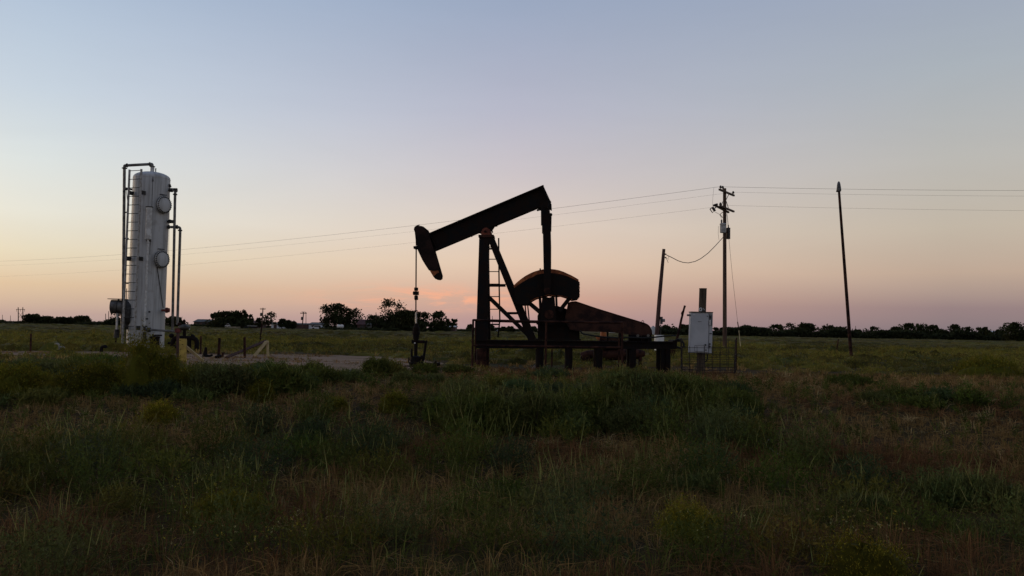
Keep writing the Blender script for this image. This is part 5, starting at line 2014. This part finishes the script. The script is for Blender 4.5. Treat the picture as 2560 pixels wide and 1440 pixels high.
def broom(vg, ctr, R, H, ntw, nl, col, flower=YELLOW, leaf=.022, nf=2):
    """fine twiggy dome shaped bushes"""
    m = len(ctr)
    idx = np.repeat(np.arange(m), ntw)
    n = len(idx)
    d = rng.normal(size=(n, 3))
    d[:, 2] = np.abs(d[:, 2]) * 1.1 + .12
    d /= np.linalg.norm(d, axis=1, keepdims=True)
    lump = 1 + .22 * (vnoise(d[:, 0] * 2.2 + idx * 7.3, d[:, 1] * 2.2 + d[:, 2] * 1.7, 9) - .5) * 2
    L = rng.uniform(.8, 1.06, n) * lump
    B = ctr[idx] + d * np.array([.04, .04, 0])
    tip = ctr[idx] + d * np.stack([R[idx] * L, R[idx] * L, H[idx] * L], 1)
    bow = np.stack([-d[:, 0] * R[idx] * .12, -d[:, 1] * R[idx] * .12, np.zeros(n)], 1)
    cc = jitter_col(col, n, .3, .12)
    sc = np.clip(np.linalg.norm(ctr[idx][:, :2], axis=1) / 9, .8, 4)
    vg.blades(B, tip, bow, .005 * sc, cc)
    light_block_dome(vg, ctr, R * .80, H * .80, np.array(col) * .75)  # added core dome, darker than the twigs, keeps light out of the bush
    k = np.repeat(np.arange(n), nl)
    t = 1 - rng.random(len(k)) ** 1.6 * .6
    q = B[k] + (tip - B)[k] * t[:, None] + bow[k] * (1 - t)[:, None] * 2 + rng.normal(0, .014, (len(k), 3)) * sc[k][:, None]
    vg.leaves(q, leaf * sc[k] * rng.uniform(.6, 1.5, len(k)), cc[k] * rng.uniform(.8, 1.25, (len(k), 1)), .6)
    if nf:
        sel = np.repeat(np.where(d[:, 2] > .2)[0], nf)
        q = tip[sel] + rng.normal(0, .018, (len(sel), 3)) * sc[sel][:, None]
        vg.leaves(q, .014 * sc[sel] * rng.uniform(.7, 1.6, len(sel)), jitter_col(flower, len(sel), .35, .1), .8)


def grass_tufts(vg, ctr, nb, hmin, hmax, col, lean=.8, w=.005):
    m = len(ctr)
    idx = np.repeat(np.arange(m), nb)
    n = len(idx)
    az = rng.uniform(0, math.tau, n)
    out = np.stack([np.cos(az), np.sin(az), np.zeros(n)], 1)
    B = ctr[idx] + out * rng.uniform(0, .06, (n, 1))
    B[:, 2] = zg(B[:, 0], B[:, 1]) - .01
    tuft_h = rng.uniform(hmin, hmax, m)[idx]
    h = tuft_h * rng.uniform(.5, 1.15, n)
    le = np.abs(rng.normal(0, lean, n)) * h
    tip = B + out * le[:, None] + np.stack([np.zeros(n), np.zeros(n), h * np.clip(1 - .35 * le / h, .12, 1)], 1)
    bow = -out * (le * .22)[:, None] + np.stack([np.zeros(n), np.zeros(n), h * .16], 1)
    cc = col[idx] * rng.uniform(.6, 1.4, (n, 1))
    sc = np.clip(np.linalg.norm(ctr[idx][:, :2], axis=1) / 9, .8, 3)
    vg.blades(B, tip, bow, w * sc * rng.uniform(.7, 1.4, n), cc, cc * 1.25)


def wedge(n, y0, y1, half=.70, power=1.0):
    """random ground points in the camera-side wedge of pasture"""
    y = np.sqrt(rng.random(n) * (y1 ** 2 - y0 ** 2) + y0 ** 2) if power == 1 else y0 + (y1 - y0) * rng.random(n) ** power
    x = rng.uniform(-1, 1, n) * (y * half + .6)
    return x, y


def zone(px, py, rx, ry):
    c = G(px, py)
    ym = (G(px, py - ry).y - G(px, py + ry).y) / 2
    return c.x, c.y, rx * c.y / FPX, max(ym, .3)


GREEN_ZONES = [zone(*z) for z in ((330, 1195, 470, 115), (700, 1120, 200, 60), (900, 1130, 140, 60), (1000, 1390, 260, 45), (560, 1230, 160, 60), (1330, 1250, 130, 40), (1500, 1400, 320, 40),
                                  (2350, 1290, 260, 110), (2050, 1180, 150, 30), (1750, 1210, 100, 30), (2300, 1010, 160, 16), (1330, 1020, 320, 62), (1680, 1000, 190, 60), (1250, 1320, 190, 50), (1150, 1180, 110, 40), (2000, 1250, 160, 45), (640, 1390, 200, 40), (1900, 1400, 180, 40), (600, 950, 190, 36), (200, 940, 260, 60), (2000, 1330, 160, 40), (100, 1400, 130, 40))]


def greenness(x, y):
    g = np.zeros_like(x)
    for cx, cy, rx, ry in GREEN_ZONES:
        dd = ((x - cx) / rx) ** 2 + ((y - cy) / ry) ** 2
        g = np.maximum(g, 1 - sstep((dd - .35) / .9))
    return np.clip(g * .9 + (fbm(x * .8, y * .8, 21) - .52) * 1.6, 0, 1)


def pts3(x, y):
    return np.stack([x, y, zg(x, y)], 1)


def near_bright_bush(x, y):
    hit = np.zeros(len(x), bool)
    for px, py, w, h, kind, lab in BUSHES:
        if kind == 'bright' or 'mound' in lab:
            c = G(px, py)
            r = w * c.y / FPX / 2
            hit |= ((x - c.x) / (r * 1.25)) ** 2 + ((y - c.y + r * .5) / (r * 1.5)) ** 2 < 1
    return hit


def build_near_vegetation():
    # ---- dry grass, everywhere
    vg = Veg()
    x, y = wedge(12500, 4.2, 21)
    keep = ~in_pad(x, y) & (rng.random(len(x)) > .8 * greenness(x, y))
    x, y = x[keep], y[keep]
    g = greenness(x, y)
    n = len(x)
    redn = sstep((fbm(x * .5, y * .5, 44) - .45) / .2)[:, None]
    col = np.array(TAN)[None] * (1 - redn) + np.array(REDBROWN)[None] * redn
    col = col * (1 - .55 * g[:, None]) + np.array(GREEN)[None] * .55 * g[:, None]
    col *= rng.uniform(.55, 1.3, (n, 1))
    straw = rng.random(n) < .04 + .16 * sstep((fbm(x * .7, y * .7, 91) - .5) / .15)
    col[straw] = np.array(STRAW) * rng.uniform(.8, 1.2, (straw.sum(), 1))
    fr = (y > 16) & (x > -4.5) & (x < -1.2)
    x, y, col = x[~fr], y[~fr], col[~fr]
    grass_tufts(vg, pts3(x, y), 11, .07, .20, col, .9)
    # taller tangled tufts close by
    x2, y2 = wedge(5200, 4.2, 10.5)
    g2 = greenness(x2, y2)
    k2 = (rng.random(len(x2)) > .85 * g2) & ~near_bright_bush(x2, y2)
    x2, y2, g2 = x2[k2], y2[k2], g2[k2]
    mixc = np.where((rng.random(len(x2)) < .12 + .5 * g2)[:, None], np.array(GREEN)[None] * 1.2, np.where((fbm(x2 * .5, y2 * .5, 44) > .52)[:, None], np.array(REDBROWN)[None], np.array(TAN)[None]))
    grass_tufts(vg, pts3(x2, y2), 13, .12, .30, mixc * rng.uniform(.55, 1.25, (len(x2), 1)), 1.0, .006)
    xp, yp = wedge(9000, 17, 30)
    kp = in_pad(xp, yp) & (fbm(xp * .9, yp * .9, 12) > .56)
    xp, yp = xp[kp], yp[kp]
    pp = pts3(xp, yp)
    grass_tufts(vg, pp, 7, .04, .14, jitter_col(TAN, len(xp), .4, .1) * .8, .9)
    # fallen litter
    x, y = wedge(26000, 4.2, 19)
    keep = ~in_pad(x, y)
    p = pts3(x[keep], y[keep])
    n = len(p)
    p[:, 2] += rng.uniform(.0, .07, n)
    az = rng.uniform(0, math.tau, n)
    ln = rng.uniform(.05, .22, n)
    t = p + np.stack([np.cos(az) * ln, np.sin(az) * ln, rng.uniform(-.02, .08, n)], 1)
    vg.blades(p, t, rng.normal(0, .012, (n, 3)), .0045 * np.clip(p[:, 1] / 9, .8, 3), jitter_col(TAN, n, .5, .15))
    o = vg.build('dry_grass')
    o['kind'] = 'stuff'
    o['label'] = 'dry brown matted grass covering the foreground'

    # ---- ragged green weeds
    vg = Veg()
    x, y = wedge(5000, 4.6, 19.5)
    g = greenness(x, y)
    ok = (rng.random(len(x)) < np.clip((g - .30) * 2.2, 0, 1)) & ~in_pad(x, y) & ~near_bright_bush(x, y)
    x, y = x[ok], y[ok]
    kept = []
    for i in range(len(x)):                     # plants keep their distance from one another
        gap = .50 + .26 * ((i * 7919) % 10) / 10
        if all((x[i] - u) ** 2 + (y[i] - v_) ** 2 > gap * gap for u, v_ in kept):
            kept.append((x[i], y[i]))
    kept = np.array(kept)
    x, y = kept[:, 0], kept[:, 1]
    p = pts3(x, y)
    n = len(p)
    hv = .45 + 1.1 * fbm(x * .9, y * .9, 63)
    back = 1 - .40 * sstep((y - 10) / 4)
    R = rng.uniform(.26, .46, n) * (.7 + .3 * hv)
    H = rng.uniform(.32, .66, n) * hv * back
    kind = rng.random(n)
    for lo_, hi_, c_ in ((0, .4, GREEN), (.4, .7, GREYGREEN), (.7, .85, (.060, .078, .030)), (.85, 1.01, (.110, .098, .020))):
        m_ = (kind >= lo_) & (kind < hi_)
        weed_stems(vg, p[m_], R[m_], H[m_], 48, 16, c_, SPIKE, .80, .042)
        leafy_fill(vg, p[m_], R[m_] * .95, H[m_] * .80, np.array(c_), 620)
    # thin scatter of single weeds in the dry parts
    x, y = wedge(1300, 4.4, 17)
    keep = ~in_pad(x, y)
    p = pts3(x[keep], y[keep])
    weed_stems(vg, p, rng.uniform(.04, .12, len(p)), rng.uniform(.12, .3, len(p)), 4, 12, GREEN, SPIKE, .8, .04)
    o = vg.build('green_weeds')
    o['kind'] = 'stuff'
    o['label'] = 'tangled green weeds with pale seed spikes in the foreground'

    # ---- little white and yellow flowers
    vg = Veg()
    fl = []
    for px, py, rx, ry, k in ((560, 1245, 130, 45, 70), (480, 1300, 90, 25, 30), (640, 1420, 110, 25, 45), (760, 1390, 60, 30, 25), (430, 1410, 60, 25, 25), (1740, 1360, 100, 40, 50), (2180, 1390, 100, 40, 55), (150, 960, 150, 40, 30), (2300, 1000, 100, 20, 20)):
        cx, cy, ax_, ay_ = zone(px, py, rx, ry)
        t = rng.uniform(0, math.tau, k)
        rr = np.sqrt(rng.random(k))
        fl.append(np.stack([cx + np.cos(t) * rr * ax_, cy + np.sin(t) * rr * ay_], 1))
    f = np.concatenate(fl)
    p = pts3(f[:, 0], f[:, 1])
    n = len(p)
    hh = rng.uniform(.12, .32, n)
    tip = p + np.stack([rng.normal(0, .05, n), rng.normal(0, .05, n), hh], 1)
    vg.blades(p, tip, rng.normal(0, .02, (n, 3)), np.full(n, .004), jitter_col(GREEN, n))
    q = np.repeat(tip, 5, axis=0) + rng.normal(0, .004, (n * 5, 3))
    c = np.where((rng.random((n, 1)) < .4), np.array([.5, .45, .2]), np.array([.48, .38, .05]))
    vg.leaves(q, rng.uniform(.007, .014, n * 5), np.repeat(c, 5, axis=0), .4)
    o = vg.build('wild_flowers')
    o['kind'] = 'stuff'
    o['label'] = 'tiny pale yellow wild flowers among the foreground weeds'



BUSHES = [
    # px, foot row, width px, height px, kind, label
    (358, 985, 178, 118, 'broom', 'big yellow green bush hiding the foot of the white vessel'),
    (215, 985, 210, 100, 'broom', 'yellow green bush left of the big one before the vessel'),
    (60, 990, 230, 98, 'broom', 'broad yellow green bush at the left photo edge'),
    (-60, 985, 160, 90, 'broom', 'yellow green bush cut off by the left photo edge'),
    (468, 985, 110, 52, 'broom', 'dull green bush below the wide yellow guard post'),
    (560, 985, 190, 88, 'weed', 'grey green bush left of centre before the pale pad'),
    (690, 985, 180, 92, 'weed', 'tall grey green bush overlapping the pale pad edge'),
    (640, 1006, 112, 56, 'broom', 'bright yellow green mound in front of the grey green bushes'),
    (400, 1058, 106, 54, 'bright', 'small rounded mustard yellow bush standing alone on brown grass'),
    (835, 1030, 70, 36, 'broom', 'little yellow green mound right of the grey green bushes'),
    (945, 940, 78, 48, 'weed', 'lone dark shrub on the pad edge left of the wellhead'),
    (1040, 962, 120, 40, 'weed', 'low dull weed clump in front of the wellhead base'),
    (1005, 1030, 130, 62, 'broom', 'dark green bush below and left of the guard rail'),
    (1120, 1050, 150, 78, 'weed', 'bushy weed with bent stems below the guard rail corner'),
    (1200, 1078, 190, 118, 'weed', 'dark weed clump directly below the left pile'),
    (1335, 1085, 210, 130, 'weed', 'tall spiky weed clump below the gear box'),
    (1480, 1060, 200, 120, 'weed', 'spiky weed clump below the belt guard'),
    (1595, 1005, 190, 106, 'weed', 'tall pale tipped weed clump hiding the skid piles at right'),
    (1690, 1005, 170, 78, 'weed', 'dark weed clump at the foot of the brake lever'),
    (1560, 1075, 190, 80, 'weed', 'weed clump in front of the pale tipped weeds'),
    (1840, 1050, 230, 84, 'weed', 'low dark bush right of the control post'),
    (1720, 1345, 210, 92, 'bright', 'yellow flowered bush at bottom right of centre'),
    (2160, 1450, 270, 112, 'bright', 'yellow flowered bush at the bottom right'),
    (1750, 1240, 150, 66, 'weed', 'small dark rounded weed on the dry grass at right'),
    (1330, 1060, 90, 60, 'broom', 'yellowish tuft among the spiky weeds below the gear box'),
    (2430, 1270, 230, 100, 'weed', 'dark weed mound at the right photo edge'),
    (560, 1310, 230, 90, 'broom', 'flower dotted green bush at lower left'),
    (2150, 1290, 130, 66, 'weed', 'upright pale tipped weeds at lower right'),
    (2180, 965, 200, 32, 'weed', 'low bush below the tall mast foot'),
    (2450, 940, 260, 50, 'broom', 'yellow tinged bushes by the right photo edge below the tree line'),
]


def build_bushes():
    for i, (px, py, w, h, kind, lab) in enumerate(BUSHES):
        c = G(px, py)
        k = c.y / FPX
        R, H = w * k / 2, h * k * (1.32 if i < 1 else .87 if i < 4 else 1.0 if i < 11 else .90 if 12 < i < 21 else .95)
        r = thing('weed_bush', c, lab, 'bush', 'bushes standing out of the weeds')
        ctr = np.array([[c.x, c.y, float(zg(c.x, c.y))]])
        vg = Veg()
        area = (w * h) / 15000
        if kind == 'weed':
            m = max(3, int(7 * area))
            off = rng.normal(0, .4, (m, 2)) * np.array([R, R * .6])
            cc = np.repeat(ctr, m, 0)
            cc[:, :2] += off
            cc[:, 2] = zg(cc[:, 0], cc[:, 1])
            fall = np.clip(1 - (off[:, 0] / R) ** 2 * .5, .45, 1)
            weed_stems(vg, cc, np.full(m, R * .42), H * fall * rng.uniform(.75, 1.05, m), 40, 26, GREYGREEN if i % 2 else GREEN, SPIKE, .95, .042)
            leafy_fill(vg, cc, np.full(m, R * .45), H * fall * .85, np.array(GREYGREEN if i % 2 else GREEN), 620)
        else:
            m = max(2, int(4 * area))
            off = rng.normal(0, .34, (m, 2)) * np.array([R, R * .5])
            if kind == 'bright':
                m, off = 1, np.zeros((1, 2))
            cc = np.repeat(ctr, m, 0)
            cc[:, :2] += off
            cc[:, 2] = zg(cc[:, 0], cc[:, 1])
            fall = np.clip(1 - (off[:, 0] / R) ** 2 * .5, .5, 1)
            col = YELLOWGREEN if kind == 'broom' else (.155, .125, .012)
            col = tuple(v * (.72 if i % 3 == 1 else 1) for v in col)
            s = .62 if m > 1 else 1
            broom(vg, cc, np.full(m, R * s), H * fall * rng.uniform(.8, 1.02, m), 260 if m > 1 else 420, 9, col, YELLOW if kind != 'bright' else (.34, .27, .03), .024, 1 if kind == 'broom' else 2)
        vg.build('foliage', M_BLADE, r)
        st = MB()
        for q in range(5):
            a = q / 5 * math.tau + i
            st.tube([(c.x + .02 * math.cos(a), c.y + .02 * math.sin(a), c.z - .03), (c.x + math.cos(a) * R * .3, c.y + math.sin(a) * R * .3, c.z + H * .5)], [.012, .005], 5)
        o = st.build('stem', M_BARK, r)
        o['kind'] = 'stuff'


build_near_vegetation()
build_bushes()


def build_field():
    # ---- middle distance and far pasture: domed clumps of yellow-green broomweed with grass between
    vg = Veg()
    x, y = wedge(3600, 19, 62)
    d = fbm(x * .22, y * .22, 31)
    # keep the pad and the ground right round the machinery clear of tall plants
    mach = (y > 18) & (y < 24.4) & (x > -4.2) & (x < 6.4)
    keep = ~in_pad(x, y) & ~(mach & (rng.random(len(x)) < .85)) & (rng.random(len(x)) < .35 + .9 * d) & ~((np.hypot(x + 14.5, y - 33) < 1.6))
    x, y, d = x[keep], y[keep], d[keep]
    p = pts3(x, y)
    n = len(p)
    near = np.clip((y - 19) / 10, .35, 1)
    R = rng.uniform(.35, 1.15, n) * near
    H = rng.uniform(.2, .46, n) * (.12 + 2.6 * np.clip(d - .2, 0, 1) ** 1.3) * near
    a = vnoise(x * .15, y * .15, 81) + rng.normal(0, .12, n)
    yl = a > .42
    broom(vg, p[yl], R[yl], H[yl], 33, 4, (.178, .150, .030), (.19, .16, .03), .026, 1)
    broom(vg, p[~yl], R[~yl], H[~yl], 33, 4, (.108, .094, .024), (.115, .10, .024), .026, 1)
    x, y = wedge(7500, 17, 60)
    keep = ~in_pad(x, y) & ~((y > 17.2) & (y < 22.6) & (x > -4.5) & (x < 6.4) & (rng.random(len(x)) < .75))
    x, y = x[keep], y[keep]
    rd = sstep((fbm(x * .2, y * .2, 55) - .45) / .2)[:, None]
    tz = zone(2150, 965, 420, 38)
    rd = np.maximum(rd, (1 - sstep((((x - tz[0]) / tz[2]) ** 2 + ((y - tz[1]) / tz[3]) ** 2 - .4) / .8))[:, None])
    col = np.array([.29, .18, .066])[None] * rd + np.array([.155, .122, .030])[None] * (1 - rd)
    grass_tufts(vg, pts3(x, y), 9, .08, .24, col * rng.uniform(.6, 1.3, (len(x), 1)), .7, .006)
    x, y = wedge(5400, 60, 310, .70, 1.6)
    n = len(x)
    p = pts3(x, y)
    sc = y / 60
    R = rng.uniform(.6, 1.8, n) * sc ** .6
    H = rng.uniform(.12, .5, n) * (.1 + 2.2 * np.clip(fbm(x * .05, y * .05, 71) - .2, 0, 1) ** 1.2)
    yl = vnoise(x * .05, y * .05, 83) + rng.normal(0, .1, n) > .45
    for s, c1 in ((yl, (.175, .146, .034)), (~yl, (.118, .100, .028))):
        broom(vg, p[s], R[s], H[s], 16, 1, c1, None, .03, 0)
    o = vg.build('field_grass')
    o['kind'] = 'stuff'
    o['label'] = 'yellow green weedy pasture reaching back to the tree lines'


build_field()
